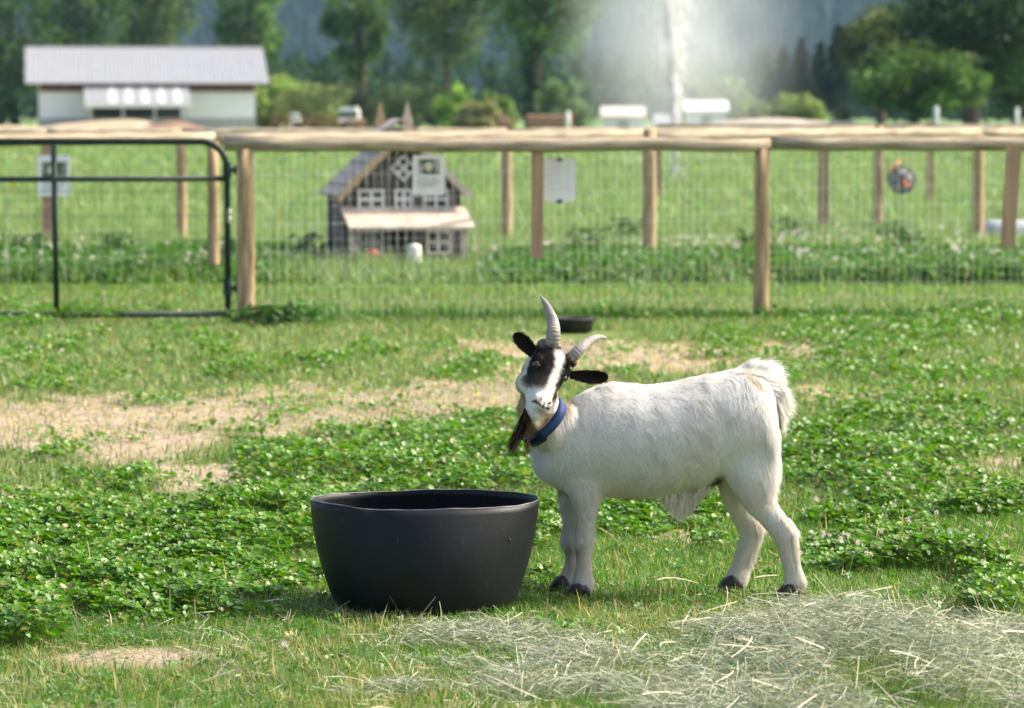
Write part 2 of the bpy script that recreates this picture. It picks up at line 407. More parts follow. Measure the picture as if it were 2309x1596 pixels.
# far wood behind the field trees
parts = []
N = 420; y = rng.uniform(360, 620, N); x = rng.uniform(-.19, .17, N)*y
for k in range(3):
    s = slice(k, N, 3); n = len(x[s]); h = rng.uniform(4, 9.5, n)*(1+.2*(y[s] > 500))
    M = rotmats(rng.uniform(0, 6.28, n), np.zeros(n), np.zeros(n), np.stack([h*1.5, h*1.5, h], 1))
    parts.append(instance_arrays(CON[k][0], CON[k][1], np.stack([x[s], y[s], -.2*np.ones(n)], 1), M, np.array([.022, .045, .024])*rng.uniform(.6, 1.3, n)[:, None]))
cen = np.stack([rng.uniform(-60, 60, 300), rng.uniform(300, 350, 300), rng.uniform(.8, 6.5, 300)], 1)
parts.append(leaf_cloud(cen, rng.uniform(1, 2.4, 300), 40, .5, (.04, .075, .03), 77))
V, T, c = cat(parts)
tag(link('far_wood', tri_mesh('far_wood', V, T, c), M_conif), 'hazy dark wood at the foot of the mountain behind the trees', 'woods', kind='stuff')
# bushes
def bush(label, u, Yd, uw, vt, base, seed):
    root = empty('bush', (float(W(u, 250, Yd)[0]), Yd, 0)); tag(root, label, 'bush', 'bushes along the far field edge')
    r = np.random.default_rng(seed); hw = uw/FPX*Yd/2*1.3; h = zh(vt, Yd)*1.12; cen = []
    for k in range(46):
        q = r.uniform(0, 6.28); a = math.sqrt(r.random())*hw*.85; cen.append((a*math.cos(q), a*math.sin(q)*.8, h*r.uniform(.12, 1.0)*max(.05, 1-(a/hw)**4)))
    V, T, c = leaf_cloud(cen, r.uniform(.3, .6, 46)*min(hw, h)*.6, 70, .24, tuple(1.9*q for q in base), seed+1); V[:, 2] = np.maximum(V[:, 2], .02)
    link('crown', tri_mesh('crown', V, T, c), M_tree, root)
    mb = MB()
    for k in range(6): limb(mb, (0, 0, -.1), cen[k], .05, .015, r, 6, 4)
    mb.build('stem', M_bark, root, True)
for a in [('yellow green bush leaning on the gable end of the white barn', 625, 226, 120, 190, (.13, .19, .05), 101),
          ('olive bush above the rusty trailer', 715, 224, 150, 196, (.12, .15, .06), 102),
          ('grey green bush behind the white tank trailer', 800, 232, 110, 215, (.11, .13, .065), 103),
          ('tall pale green bush behind the pointed roof spires', 935, 226, 150, 186, (.12, .16, .06), 104),
          ('bright lime bush behind the thin dark tree trunk', 1030, 222, 90, 205, (.14, .22, .045), 105),
          ('tan bush at the foot of the thin dark tree trunk', 1085, 218, 90, 240, (.17, .17, .085), 106),
          ('light green bush beside the ivy clad trunk', 1120, 224, 80, 215, (.12, .19, .05), 107),
          ('grey green bush between ivy clad trunk and spray', 1270, 220, 120, 200, (.07, .11, .05), 108),
          ('pale bush behind the white cottage in the spray', 1615, 236, 140, 185, (.10, .14, .05), 109),
          ('yellow green bush under the dark spruces', 1790, 200, 120, 228, (.12, .16, .055), 110),
          ('pale bush on the bare bank beside the spray', 1710, 205, 110, 240, (.12, .15, .07), 111),
          ('small bush at the far corner of the white barn', 0, 222, 70, 205, (.07, .12, .04), 112)]: bush(*a)

# ---------------------------------------------------------------- barn
BY = 217.0
b0, b1 = W(90, 250, BY)[0], W(575, 250, BY)[0]; BL = b1 - b0
barn = empty('barn', ((b0+b1)/2, BY, 0), R(8)); tag(barn, 'long white barn with grey metal roof and lean-to awning', 'barn')
M_roof = mat('grey_roof_metal', (.27, .275, .29), .5, .06, 2, metal=.0)
M_conc = mat('grey_concrete', (.40, .39, .38), .9, .15, 3, .3, 20)
M_red = mat('red_brown_trim', (.16, .055, .045), .8, .2, 3)
hl = BL/2; EZ = 3.1
MB().box((-hl, .0, .9), (hl, 9, EZ)).build('wall', mat('barn_white_metal', (.88, .82, .86), .6, .04, 2.0), barn)
MB().box((-hl-.03, -.05, -.2), (hl+.03, 9.05, .9)).build('foundation', M_conc, barn)
MB().box((-hl+.05, -.12, EZ-.55), (hl-.05, -.003, EZ-.02)).build('trim_board', M_red, barn)
gab = MB(); gab.add([(-hl, 0.002, EZ), (-hl, 9, EZ), (-hl, 5.5, 5.2), (hl, .002, EZ), (hl, 9, EZ), (hl, 5.5, 5.2)], [(0, 2, 1), (3, 4, 5), (0, 3, 5, 2), (1, 2, 5, 4)]).build('gable', M_white, barn)
npan = 18; rl = hl + .85; pw = 2*rl/npan
roofp = None
for side in (0, 1):
    ye, yr = (-.8, 5.5) if side == 0 else (9.8, 5.5)
    for i in range(npan):
        x0 = -rl + i*pw; mb = MB()
        P0 = [(x0, ye, EZ-.06), (x0+pw-.004, ye, EZ-.06), (x0+pw-.004, yr, 5.38), (x0, yr, 5.38)]
        mb.add(P0 + [(p[0], p[1], p[2]+.05) for p in P0], [(3,2,1,0),(4,5,6,7),(0,1,5,4),(1,2,6,5),(2,3,7,6),(3,0,4,7)])
        for k in range(3):
            xr = x0 + pw*(k+.5)/3
            mb.add([(xr-.04, ye, EZ-.01), (xr+.04, ye, EZ-.01), (xr+.04, yr, 5.43), (xr-.04, yr, 5.43), (xr, ye, EZ+.03), (xr, yr, 5.47)], [(0,4,5,3),(4,1,2,5),(0,1,4)])
        mb.build('roof_panel', M_roof, barn)
MB().tube([(-rl, 5.5, 5.42), (rl, 5.5, 5.42)], .09, 8).build('ridge_cap', M_roof, barn)
ax0, ax1 = W(190, 250, BY)[0]-barn.location.x, W(425, 250, BY)[0]-barn.location.x
M_tr = mat('translucent_panel', (.55, .54, .51), .35, .03, 2, spec=.6)
npa = 13; wpa = (ax1-ax0)/npa
for i in range(npa):
    x0 = ax0 + i*wpa; a, b = (x0, -3.2, 1.78), (x0+wpa-.03, -3.2, 1.78)
    P0 = [a, b, (b[0], -.003, EZ-.10), (a[0], -.003, EZ-.10)]
    lit = i in (3, 5, 7, 9, 11)
    MB().add(P0 + [(p[0], p[1], p[2]+.06) for p in P0], [(3,2,1,0),(4,5,6,7),(0,1,5,4),(1,2,6,5),(2,3,7,6),(3,0,4,7)]).build('skylight_panel' if lit else 'awning_panel', M_tr if lit else M_roof, barn)
MB().box((ax0, -3.26, 1.55), (ax1, -3.203, 1.84)).build('awning_fascia', M_white, barn)
for t in (.06, .36, .66, .95):
    x = ax0 + (ax1-ax0)*t; MB().box((x-.08, -3.15, -.1), (x+.08, -2.99, 1.78)).build('awning_post', M_conc, barn)
MB().box((ax0+.5, -.03, .1), (ax1-.5, -.002, 1.9)).build('shade_sheet', mat('painted_awning_shade', (.05, .045, .04), .9), barn)  # flat dark sheet on wall: painted shade of the open area under awning
# earth banks and things by the barn
def mound(name, cx, cy_, rx, ry, h, m, seed, kind='structure', label=None, category=None, nq=26):
    V, F = [], []
    for j in range(10):
        t = j/9; rr = 1 - t
        for i in range(nq):
            q = 2*math.pi*i/nq; x = rr*math.cos(q); y = rr*math.sin(q)
            n = float(vnoise(np.array([x*3.1+seed]), np.array([y*3.1]), seed)[0]) - .4
            V.append((cx+x*rx, cy_+y*ry, h*((1-rr*rr)*(.8) + (n*.5 if j else 0)*(1-rr*.7)) if j else -.1))
    for j in range(9):
        for i in range(nq): F.append((j*nq+i, j*nq+(i+1) % nq, (j+1)*nq+(i+1) % nq, (j+1)*nq+i))
    o = MB().add(V, F).build(name, m, None, True); tag(o, label, category, kind=kind); return o
M_earth = mat('tan_earth', (.44, .34, .23), .95, .25, .6, .5, 8)
mound('dirt_mound', W(250, 250, 208)[0], 208, 5.4, 2.6, .95, M_earth, 3)
mound('dirt_mound', W(385, 250, 206)[0], 206, 3.0, 2.0, .75, mat('brown_earth', (.24, .15, .10), .95, .3, .8, .5, 8), 5)
mound('dirt_mound', W(30, 250, 205)[0], 205, 4.0, 2.5, .6, M_earth, 6)
mound('dirt_bank', W(1760, 250, 175)[0], 178, 6.5, 3, 1.05, mat('pale_earth', (.40, .34, .27), .95, .2, .8, .4, 8), 8)
# small far things: each with its own build
def far_box_vehicle(name, label, category, u, Yd, L, H, D, body, wheels=True, zb=.5, roof=None, win=True):
    root = empty(name, (float(W(u, 250, Yd)[0]), Yd, 0)); tag(root, label, category)
    mb = MB(); p = [(-L/2, zb), (L/2, zb), (L/2, zb+H*.75), (L/2-.15, zb+H), (-L/2+.15, zb+H), (-L/2, zb+H*.75)]
    n = len(p); V = [(a, -D/2, b) for a, b in p] + [(a, D/2, b) for a, b in p]
    mb.add(V, [tuple(range(n)), tuple(range(2*n-1, n-1, -1))] + [(i, i+n, (i+1) % n+n, (i+1) % n) for i in range(n)]).build('body', body, root)
    if win:
        for k in (-.25, .2): MB().box((L*k-.3, -D/2-.03, zb+H*.45), (L*k+.3, -D/2-.004, zb+H*.75)).build('window', mat('dark_glass', (.04, .05, .06), .15, spec=.6), root)
    if wheels:
        for k in (-.22, .22): MB().lathe([(.05, -.1), (.33, -.1), (.36, 0), (.33, .1), (.05, .1)], 18, (L*k, -D/2+.1, .36), 'y', True).build('wheel', mat('black_rubber', (.02, .02, .02), .8), root)
    return root
far_box_vehicle('camper_trailer', 'white camper trailer under the bushes right of the white barn', 'trailer', 787, 212, 1.25, 1.15, 2.0, M_white, True, .42)
far_box_vehicle('utility_tank', 'small white upright tank standing among the bushes by the barn', 'tank', 664, 214, .7, 1.2, .7, M_white, False, .0, win=False)
def shed(label, u, Yd, L, H, wallm, roofm, name='small_shed'):
    root = empty(name, (float(W(u, 250, Yd)[0]), Yd, 0)); tag(root, label, 'shed')
    MB().box((-L/2, 0, -.1), (L/2, 2.5, H)).build('wall', wallm, root)
    mb = MB(); V = [(-L/2-.2, -.35, H-.05), (L/2+.2, -.35, H-.05), (L/2+.2, 1.25, H+.55), (-L/2-.2, 1.25, H+.55), (-L/2-.2, 2.85, H-.05), (L/2+.2, 2.85, H-.05)]
    mb.add(V + [(a, b, c+.07) for a, b, c in V], [(3,2,1,0),(5,4,3,2)[::-1],(6,7,8,9),(9,8,11,10),(0,1,7,6),(0,6,9,3),(3,9,10,4),(1,2,8,7),(2,5,11,8),(4,10,11,5)]).build('roof', roofm, root)
    MB().box((-.32, -.05, 0), (.32, -.003, H*.8)).build('door', mat('grey_door', (.25, .26, .27), .6), root)
shed('white cottage with a pale roof half hidden in the spray', 1592, 205, 2.3, 1.35, M_white, mat('pale_roof', (.66, .66, .68), .5), 'cottage')
shed('pale cottage with a beige end wall standing between the spray and the log pile', 1405, 203, 2.3, 1.0, M_white, mat('beige_roof', (.50, .44, .38), .7), 'cottage')
shed('low white shed under the spray next to the cottage', 1500, 200, 1.0, .55, M_white, M_roof)
def flatbed(label, u, Yd, L):
    root = empty('flatbed_trailer', (float(W(u, 250, Yd)[0]), Yd, 0)); tag(root, label, 'trailer'); m = mat('rust', (.30, .11, .05), .85, .35, 4, .3, 20)
    MB().box((-L/2, -.9, .55), (L/2, .9, .72)).build('bed', m, root)
    for k in range(5): MB().box((-L/2+.1+k*(L-.25)/4, -.92, .72), (-L/2+.18+k*(L-.25)/4, -.84, 1.0)).build('stake', m, root)
    MB().box((-L/2, -.945, .94), (L/2, -.923, 1.04)).build('side_board', m, root)
    for k in (-.12, .12): MB().lathe([(.05, -.1), (.28, -.1), (.3, 0), (.28, .1), (.05, .1)], 16, (L*k, -.7, .3), 'y', True).build('wheel', mat('black_rubber'), root)
flatbed('rusty flatbed trailer under the bushes right of the barn', 690, 200, 4.0)
def stack(name, label, u, Yd, L, rows, colr, seed):
    root = empty(name, (float(W(u, 250, Yd)[0]), Yd, 0)); tag(root, label, 'wood pile'); r = random.Random(seed)
    m = mat('pile_'+name, colr, .85, .3, 3)
    for j in range(rows):
        for k in range(4):
            a = r.uniform(-.15, .15); MB().tube([(-L/2+a, k*.24, .12+j*.22), (L/2+a, k*.24, .12+j*.22)], .115, 8).build('log', m, root)
stack('log_pile', 'reddish log pile behind the fence below the ivy clad tree', 1240, 196, 2.4, 5, (.34, .20, .13), 1)
stack('log_pile', 'short dark brown log pile beside the longer reddish pile', 1140, 194, .7, 4, (.22, .11, .07), 2)
stack('log_pile', 'tiny rust brown log pile near the white camper trailer', 800, 192, .9, 4, (.25, .10, .06), 3)
def far_post(label, u, Yd, h, r0, m):
    o = MB().tube([(0, 0, -.1), (0, 0, h*.97), (0, 0, h)], [r0, r0, r0*.6], 10).build('marker_post', m, None, True)
    o.location = (float(W(u, 250, Yd)[0]), Yd, 0); tag(o, label, 'post')
far_post('white post in front of the ivy clad tree', 1280, 180, zh(250, 180), .10, M_white)
far_post('pale grey pole under the huge dark tree', 2110, 110, zh(240, 110), .085, mat('grey_pole', (.55, .56, .56), .6))
far_post('thin white pole at the trunk of the huge dark tree', 2292, 108, zh(243, 108), .06, M_white)
# rubble along the bank under the tree
M_rock = mat('pale_rock', (.42, .42, .44), .9, .2, 3, .4, 10)
r_ = random.Random(4)
for i in range(12):
    u = 1835 + i*9.5; mb = MB(); s = r_.uniform(.22, .42); V = []
    for th in np.linspace(.0, math.pi, 6):
        for ph in range(8):
            q = ph*math.pi/4; k = s*r_.uniform(.8, 1.15); V.append((k*math.sin(th)*math.cos(q)*1.2, k*math.sin(th)*math.sin(q), s*.55+.75*k*math.cos(th)))
    F = [(a*8+b, a*8+(b+1) % 8, (a+1)*8+(b+1) % 8, (a+1)*8+b) for a in range(5) for b in range(8)]
    o = mb.add(V, F).build('boulder', M_rock, None, True); o.location = (float(W(u, 250, 160)[0]), 160 + r_.uniform(-1, 1), zh(284+i*.8, 160)*.35)
    o.location.z = 0.02; o.scale = (1.2, 1.2, 1.5)
    tag(o, 'pale grey boulder in the row under the spreading green tree', 'boulder', 'boulders under the spreading tree')

# ---------------------------------------------------------------- fences
def post_mesh(h, r0, flat=False, seed=0):
    r = random.Random(seed); mb = MB()
    if flat: mb.box((-r0, -.02, -.25), (r0, .02, h)); return mb
    n = 7; P = [(r.uniform(-1, 1)*.004, r.uniform(-1, 1)*.004, -.3 + (h+.3)*i/(n-1)) for i in range(n)]
    mb.tube(P, [r0*(1.04 - .08*i/(n-1)) * r.uniform(.985, 1.015) for i in range(n)], 16); return mb
def rail_mesh(L, r0, r1, seed):
    r = random.Random(seed); n = 11; mb = MB()
    mb.tube([(L*i/(n-1), r.uniform(-1, 1)*.006, r.uniform(-1, 1)*.006) for i in range(n)], [(r0+(r1-r0)*i/(n-1))*r.uniform(.97, 1.03) for i in range(n)], 14); return mb
def put(o, a, b):
    d = Vector(b) - Vector(a); o.location = a; o.rotation_euler = (0, -math.atan2(d.z, math.hypot(d.x, d.y)), math.atan2(d.y, d.x))
def wire_panel(a, b, z0, z1, sx, sz, rad, m, parent, name='wire_mesh', sag=0.0, seed=0, hf=.6):
    a, b = np.array(a, float), np.array(b, float); L = np.linalg.norm(b-a); d = (b-a)/L; n = np.array([-d[1], d[0], 0]); mb = MB(); r = random.Random(seed)
    for i in range(int(L/sx)+1):
        p = a + d*i*sx; off = n*r.uniform(-.004, .004)
        mb.tube([p+off+np.array([0, 0, z0]), p-off+np.array([0, 0, (z0+z1)/2]), p+off+np.array([0, 0, z1])], rad, 4, caps=False)
    k = int((z1-z0)/sz)
    for j in range(k+1):
        z = z0 + j*sz
        mb.tube([a+d*L*t+np.array([0, 0, z + r.uniform(-.006, .006)*sag]) for t in np.linspace(0, 1, 9)], rad*hf, 4, caps=False)
    o = mb.build(name, m, parent, True); o['kind'] = 'stuff'; return o
# near fence ------------------------------------------------
near = empty('paddock_fence', (0, FENCE_Y, 0)); tag(near, 'pine post and rail fence with wire mesh behind the goat', 'fence')
RH = CAM_H - (323-250)/FPX*FENCE_Y          # rail centre height
pA, pB = G(555, 728), G(1716, 717); pC = pB + (pB - pA); dirn = (pB-pA)/np.linalg.norm(pB-pA)
for i, (p, r0) in enumerate([(pA, .056), (pB, .05), (pC, .052)]):
    o = post_mesh(RH-.03, r0, False, 20+i).build('post', M_wood, near, True); o.location = Vector(p) - near.location
a = pA - dirn*.13; a[2] = RH; b = pB + dirn*.05; b[2] = RH - .012
c_ = pB + dirn*.06; c_[2] = RH-.004; d_ = pC + dirn*.3; d_[2] = RH - .01
for (s, e, r0, r1, sd_) in [(a, b, .050, .044, 1), (c_, d_, .046, .050, 2)]:
    o = rail_mesh(np.linalg.norm(e-s), r0, r1, sd_).build('rail', M_railw, near, True); put(o, Vector(s) - near.location, Vector(e) - near.location)
off = np.array([0, .055, 0])
NL = np.array(near.location)
wire_panel(pA+off-NL, pB+off-NL, .02, RH-.02, .0508, .1016, .0012, M_wire, near, seed=1)
wire_panel(pB+off-NL, pC+off-NL, .02, RH-.02, .0508, .1016, .0012, M_wire, near, seed=2)
# cedar stays hung on the rail
for i, (ut, ub, vb, hw_) in enumerate([(1211, 1211, 582, 14), (2286, 2270, 558, 17)]):
    Yb = FENCE_Y - .075; t = W(ut, 326, Yb); bb = W(ub, vb, Yb); k = hw_/FPX*Yb; mb = MB()
    V = []
    for p, kk in ((t, k), (bb, k*.92)):
        for sx, sy in ((-1, -1), (1, -1), (1, 1), (-1, 1)): V.append((p[0]+sx*kk, Yb+sy*.012, p[2]))
    o = mb.add([np.array(q)-NL for q in V], [(0,1,2,3)[::-1],(4,5,6,7),(0,1,5,4)[::-1],(1,2,6,5)[::-1],(2,3,7,6)[::-1],(3,0,4,7)[::-1]]).build('stay_board', M_board, near)
# fences beyond -----------------------------------------------
def fence_line(label, pts, rail_r, post_specs, mesh=True, sx=.0508, ext=(0, 0), rail_m=None):
    """pts: ground points of the rail line; post_specs: (u, vbase, halfwidth px, flat)"""
    P = [G(*q) for q in pts]; root = empty('paddock_fence', P[0]); tag(root, label, 'fence'); O = np.array(root.location)
    h = RH
    for i, (u, vb, hw_, flat, top) in enumerate(post_specs):
        g = G(u, vb); rr = hw_/FPX*g[1]
        o = post_mesh(h+top, rr, flat, 40+i+int(u)).build('post', M_board if flat else M_wood, root, not flat); o.location = Vector(g) - root.location
    for i in range(len(P)-1):
        s = P[i].copy(); e = P[i+1].copy(); s[2] = h-.01; e[2] = h+.0
        o = rail_mesh(np.linalg.norm(e-s), rail_r, rail_r*.9, 60+i).build('rail', M_railw, root, True); put(o, Vector(s-O), Vector(e-O))
        if mesh: wire_panel(P[i]-O+np.array([0, .06, 0]), P[i+1]-O+np.array([0, .06, 0]), 0.03, h-.04, sx, .2032, .0010, M_wire, root, seed=70+i)
    return root
fence_line('second pine fence running slantwise behind the little barn house', [(-120, 664), (482, 640), (1463, 600), (2204, 560), (2700, 530)], .05,
           [(482, 642, 14, False, -.03), (1463, 603, 15.5, False, .05), (2204, 560, 14, False, -.03)], True, .1016)
fence_line('third pine fence across the field with cedar boards and hose reel', [(-300, 566), (108, 562), (410, 558), (1142, 556), (1978, 538), (2600, 532)], .05,
           [(108, 562, 14, True, -.04), (410, 558, 12, False, -.04), (1142, 558, 13, False, -.04), (1855, 538, 12, True, -.05), (1978, 538, 12.5, False, .05)], False)
fence_line('far fence of thin grey posts deep in the green field', [(1482, 468), (2095, 476), (2600, 476)], .04,
           [(1482, 468, 9, True, -.02), (2095, 476, 8.5, True, .06)], False)
# ---------------------------------------------------------------- gate
GY = FENCE_Y - .10
gate = empty('field_gate', (0, 0, 0)); gl, gr = W(-420, 720, GY)[0], W(514, 720, GY)[0]
gate.location = (gr, GY, 0); tag(gate, 'dark green tubular steel gate with wire grid infill', 'gate')
zt, zm, zb_ = zh(319, GY), zh(405, GY), zh(716, GY)+.012
LX = gl - gr; tr = .021
P = [(LX, 0, zt)]; rc = .17
for i in range(9):
    q = math.pi/2*i/8; P.append((-rc + rc*math.sin(q), 0, zt - rc + rc*math.cos(q)))
P.append((0, 0, zb_-.02))
MB().tube(P, tr, 12).build('frame_tube', M_gate, gate, True)
MB().tube([(LX, 0, zb_), (-.015, 0, zb_+.012)], tr, 12).build('bottom_bar', M_gate, gate, True)
MB().tube([(LX, 0, zm), (-.015, 0, zm+.008)], tr*.85, 12).build('middle_bar', M_gate, gate, True)
for u in (128, -300):
    x = W(u, 720, GY)[0]-gr; MB().tube([(x, 0, zb_), (x-.01, 0, zt)], tr*.9, 12).build('upright_bar', M_gate, gate, True)
wire_panel((LX, .012, 0), (-.01, .012, 0), zb_+.02, zm-.02, .205, .155, .0019, M_gwire, gate, 'wire_grid', hf=1)
for z in (zh(383, GY), zh(649, GY)):
    mb = MB(); mb.tube([(.0, 0, z-.05), (0, 0, z+.05)], tr*1.35, 12); mb.box((.02, -.012, z-.014), (.115, .012, z+.014)); mb.tube([(.055, 0, z-.03), (.055, 0, z+.03)], .013, 8)
    mb.build('hinge', M_gate, gate)
mb = MB()
for k in range(5): 
    z = zh(470, GY) - k*.022; mb.lathe([(.010, -.003), (.016, 0), (.010, .003), (.006, 0)], 10, (.012, -.026, z), 'y' if k % 2 else 'z', True)
mb.build('latch_chain', mat('bright_steel', (.6, .6, .6), .3, metal=.8), gate, True)

# ---------------------------------------------------------------- signs
def picture_mat(name, c1, c2, c3, scale):
    m = bpy.data.materials.new(name); m.use_nodes = True; n = m.node_tree.nodes; l = m.node_tree.links
    tc = n.new('ShaderNodeTexCoord'); t = n.new('ShaderNodeTexNoise'); t.inputs['Scale'].default_value = scale; l.new(tc.outputs['Object'], t.inputs['Vector'])
    rp = n.new('ShaderNodeValToRGB'); e = rp.color_ramp.elements; e[0].position = .38; e[0].color = (*c1, 1); e[1].position = .62; e[1].color = (*c3, 1)
    q = rp.color_ramp.elements.new(.5); q.color = (*c2, 1); l.new(t.outputs['Fac'], rp.inputs[0]); l.new(rp.outputs[0], n['Principled BSDF'].inputs['Base Color']); n['Principled BSDF'].inputs['Roughness'].default_value = .4
    return m
M_ink = mat('grey_print', (.45, .45, .48), .6)
def sign(label, u0, u1, v0, v1, Ys, picture=None, lines=(), clips=False):
    a = W(u0, v0, Ys); b = W(u1, v1, Ys); wd, ht = b[0]-a[0], a[2]-b[2]
    root = empty('paper_sign', ((a[0]+b[0])/2, Ys, b[2])); tag(root, label, 'sign')
    mb = MB(); k = .012; pts = [(-wd/2+k, 0), (wd/2-k, 0), (wd/2, k), (wd/2, ht-k), (wd/2-k, ht), (-wd/2+k, ht), (-wd/2, ht-k), (-wd/2, k)]
    n = 8; mb.add([(x, -.002, z) for x, z in pts] + [(x, .002, z) for x, z in pts], [tuple(range(8)), tuple(range(15, 7, -1))] + [(i, i+8, (i+1) % 8+8, (i+1) % 8) for i in range(8)])
    mb.build('sheet', M_paper, root)
    if picture:
        (x0, x1, z0, z1), pm, blob = picture
        MB().box((-wd/2+wd*x0, -.005, ht*z0), (-wd/2+wd*x1, -.0025, ht*z1)).build('picture', pm, root)
        if blob:
            bx, bz, br, bm = blob
            MB().lathe([(.001, -.0075), (br*.6, -.0072), (br, -.0055), (br, -.0052)], 14, (-wd/2+wd*bx, 0, ht*bz), 'y').build('picture_animal', bm, root)
    for z, x0, x1, th in lines:
        MB().box((-wd/2+wd*x0, -.0045, ht*z-th/2), (-wd/2+wd*x1, -.0023, ht*z+th/2)).build('print_line', M_ink, root)
    if clips:
        for z in (.01, .99): MB().box((-.018, -.012, ht*z-.012), (.018, .006, ht*z+.012)).build('clip', M_gwire, root)
    return root
M_pic1 = picture_mat('photo_print_green', (.03, .06, .02), (.09, .14, .05), (.3, .3, .25), 14)
M_pic2 = picture_mat('photo_print_grey', (.03, .04, .03), (.12, .16, .1), (.45, .40, .42), 12)
M_cream = mat('cream_print', (.7, .62, .5), .5)
C1 = G(108, 562)[1]
sign('white sheet with a photo of a pale animal nailed to the cedar board post', 84, 158, 350, 442, C1-.03, ((.14, .9, .42, .84), M_pic1, (.45, .64, .045, M_cream)), [(.30, .15, .85, .012), (.22, .15, .8, .012), (.14, .15, .7, .012)])
sign('white sheet with a photo and text hung on the wire before the little barn house', 930, 1002, 350, 440, FENCE_Y+.045, ((.2, .84, .52, .9), M_pic2, (.5, .72, .028, M_cream)), [(.42, .2, .8, .008), (.34, .15, .85, .006), (.28, .15, .85, .006), (.22, .15, .7, .006)])
sign('plain white sheet with faint print clipped to the wire beside the cedar board', 1226, 1297, 358, 455, FENCE_Y+.045, None, [(.62, .05, .95, .003), (.30, .05, .95, .003), (.8, .15, .85, .002), (.72, .15, .85, .002), (.5, .1, .9, .002), (.42, .1, .9, .002)], True)

# ---------------------------------------------------------------- little barn house
hp = G(905, 612); HY = hp[1]; PX = HY/FPX
house = empty('toy_barn_house', (hp[0], HY+.25, 0), R(13)); tag(house, 'little weathered wooden barn house with porch and white windows behind the fence', 'playhouse')
M_hw = mat('weathered_dark_board', (.095, .08, .075), .85, .35, 6, .4, 40, stretch=(4, 4, .5))
M_hroof = mat('grey_shake', (.40, .34, .30), .95, .2, 6, .3, 30, stretch=(1, 5, 5))
M_htrim = mat('pale_board', (.55, .45, .36), .8, .2, 6, .3, 30)
M_warm = mat('warm_edge_board', (.48, .33, .19), .8, .2, 6)
M_frame = mat('window_white', (.74, .73, .74), .6, .05, 8)
M_dark = mat('dark_inside', (.02, .03, .025), .8)
hw, hd, ez, pz = 137*PX, .80, (608-432)*PX, (608-300)*PX
nb = 17; bw = 2*hw/nb; lo = hw*.0
for i in range(nb):                                   # front boards, cut to the gable
    x0 = -hw+i*bw+.003; x1 = -hw+(i+1)*bw-.003; zt0 = ez + (pz-ez)*(1-abs(x0)/hw) - .02; zt1 = ez + (pz-ez)*(1-abs(x1)/hw) - .02; yy = -.004*(i % 2)
    V = [(x0, yy, -.02), (x1, yy, -.02), (x1, yy, zt1), (x0, yy, zt0), (x0, .02, -.02), (x1, .02, -.02), (x1, .02, zt1), (x0, .02, zt0)]
    MB().add(V, [(0,1,2,3),(7,6,5,4),(0,4,5,1),(1,5,6,2),(2,6,7,3),(3,7,4,0)]).build('siding_board', M_hw, house)
MB().add([(-hw+.02, .021, 0), (hw-.02, .021, 0), (hw-.02, .021, ez), (0, .021, pz-.04), (-hw+.02, .021, ez)] + [(-hw+.02, hd, 0), (hw-.02, hd, 0), (hw-.02, hd, ez), (0, hd, pz-.04), (-hw+.02, hd, ez)],
         [(0,1,2,3,4),(9,8,7,6,5),(0,5,6,1),(1,6,7,2),(4,9,5,0),(2,7,8,3),(3,8,9,4)]).build('inner_wall', M_dark, house)
for s in (-1, 1):
    for j in range(9):
        y0 = .022 + j*(hd-.022)/9; a, b = sorted((s*hw, s*(hw-.018)))
        MB().box((a, y0, -.02), (b, y0+(hd-.022)/9-.005, ez)).build('siding_board', M_hw, house)
sl = math.hypot(hw, pz-ez); ang = math.atan2(pz-ez, hw)
for s in (-1, 1):
    for j in range(6):                                 # shake courses down each slope
        t0 = -.12 + j*(1.12/6); t1 = t0 + 1.12/6 + .02
        def pt(t, up):
            x = s*hw*(1-t); z = ez + (pz-ez)*t + .02 + up; return x, z
        (xa, za), (xb, zb2) = pt(t0, .028), pt(t1, .004)
        V = [(xa, -.11, za), (xb, -.11, zb2), (xb, hd+.1, zb2), (xa, hd+.1, za)]; V += [(p[0], p[1], p[2]-.018) for p in V]
        F = [(0,1,2,3),(7,6,5,4),(0,4,5,1),(1,5,6,2),(2,6,7,3),(3,7,4,0)]
        if s > 0: F = [f[::-1] for f in F]
        MB().add(V, [f[::-1] for f in F]).build('roof_shake', M_hroof, house)
    x0, z0 = s*hw*1.12, ez-(pz-ez)*.12; V = [(x0, -.145, z0-.02), (0, -.145, pz-.02), (0, -.145, pz+.055), (x0, -.145, z0+.055)]
    V += [(p[0], -.112, p[2]) for p in V]
    F = [(0,1,2,3),(7,6,5,4),(0,4,5,1),(1,5,6,2),(2,6,7,3),(3,7,4,0)]
    MB().add(V, F if s < 0 else [f[::-1] for f in F]).build('barge_board', M_htrim if s > 0 else M_warm, house)
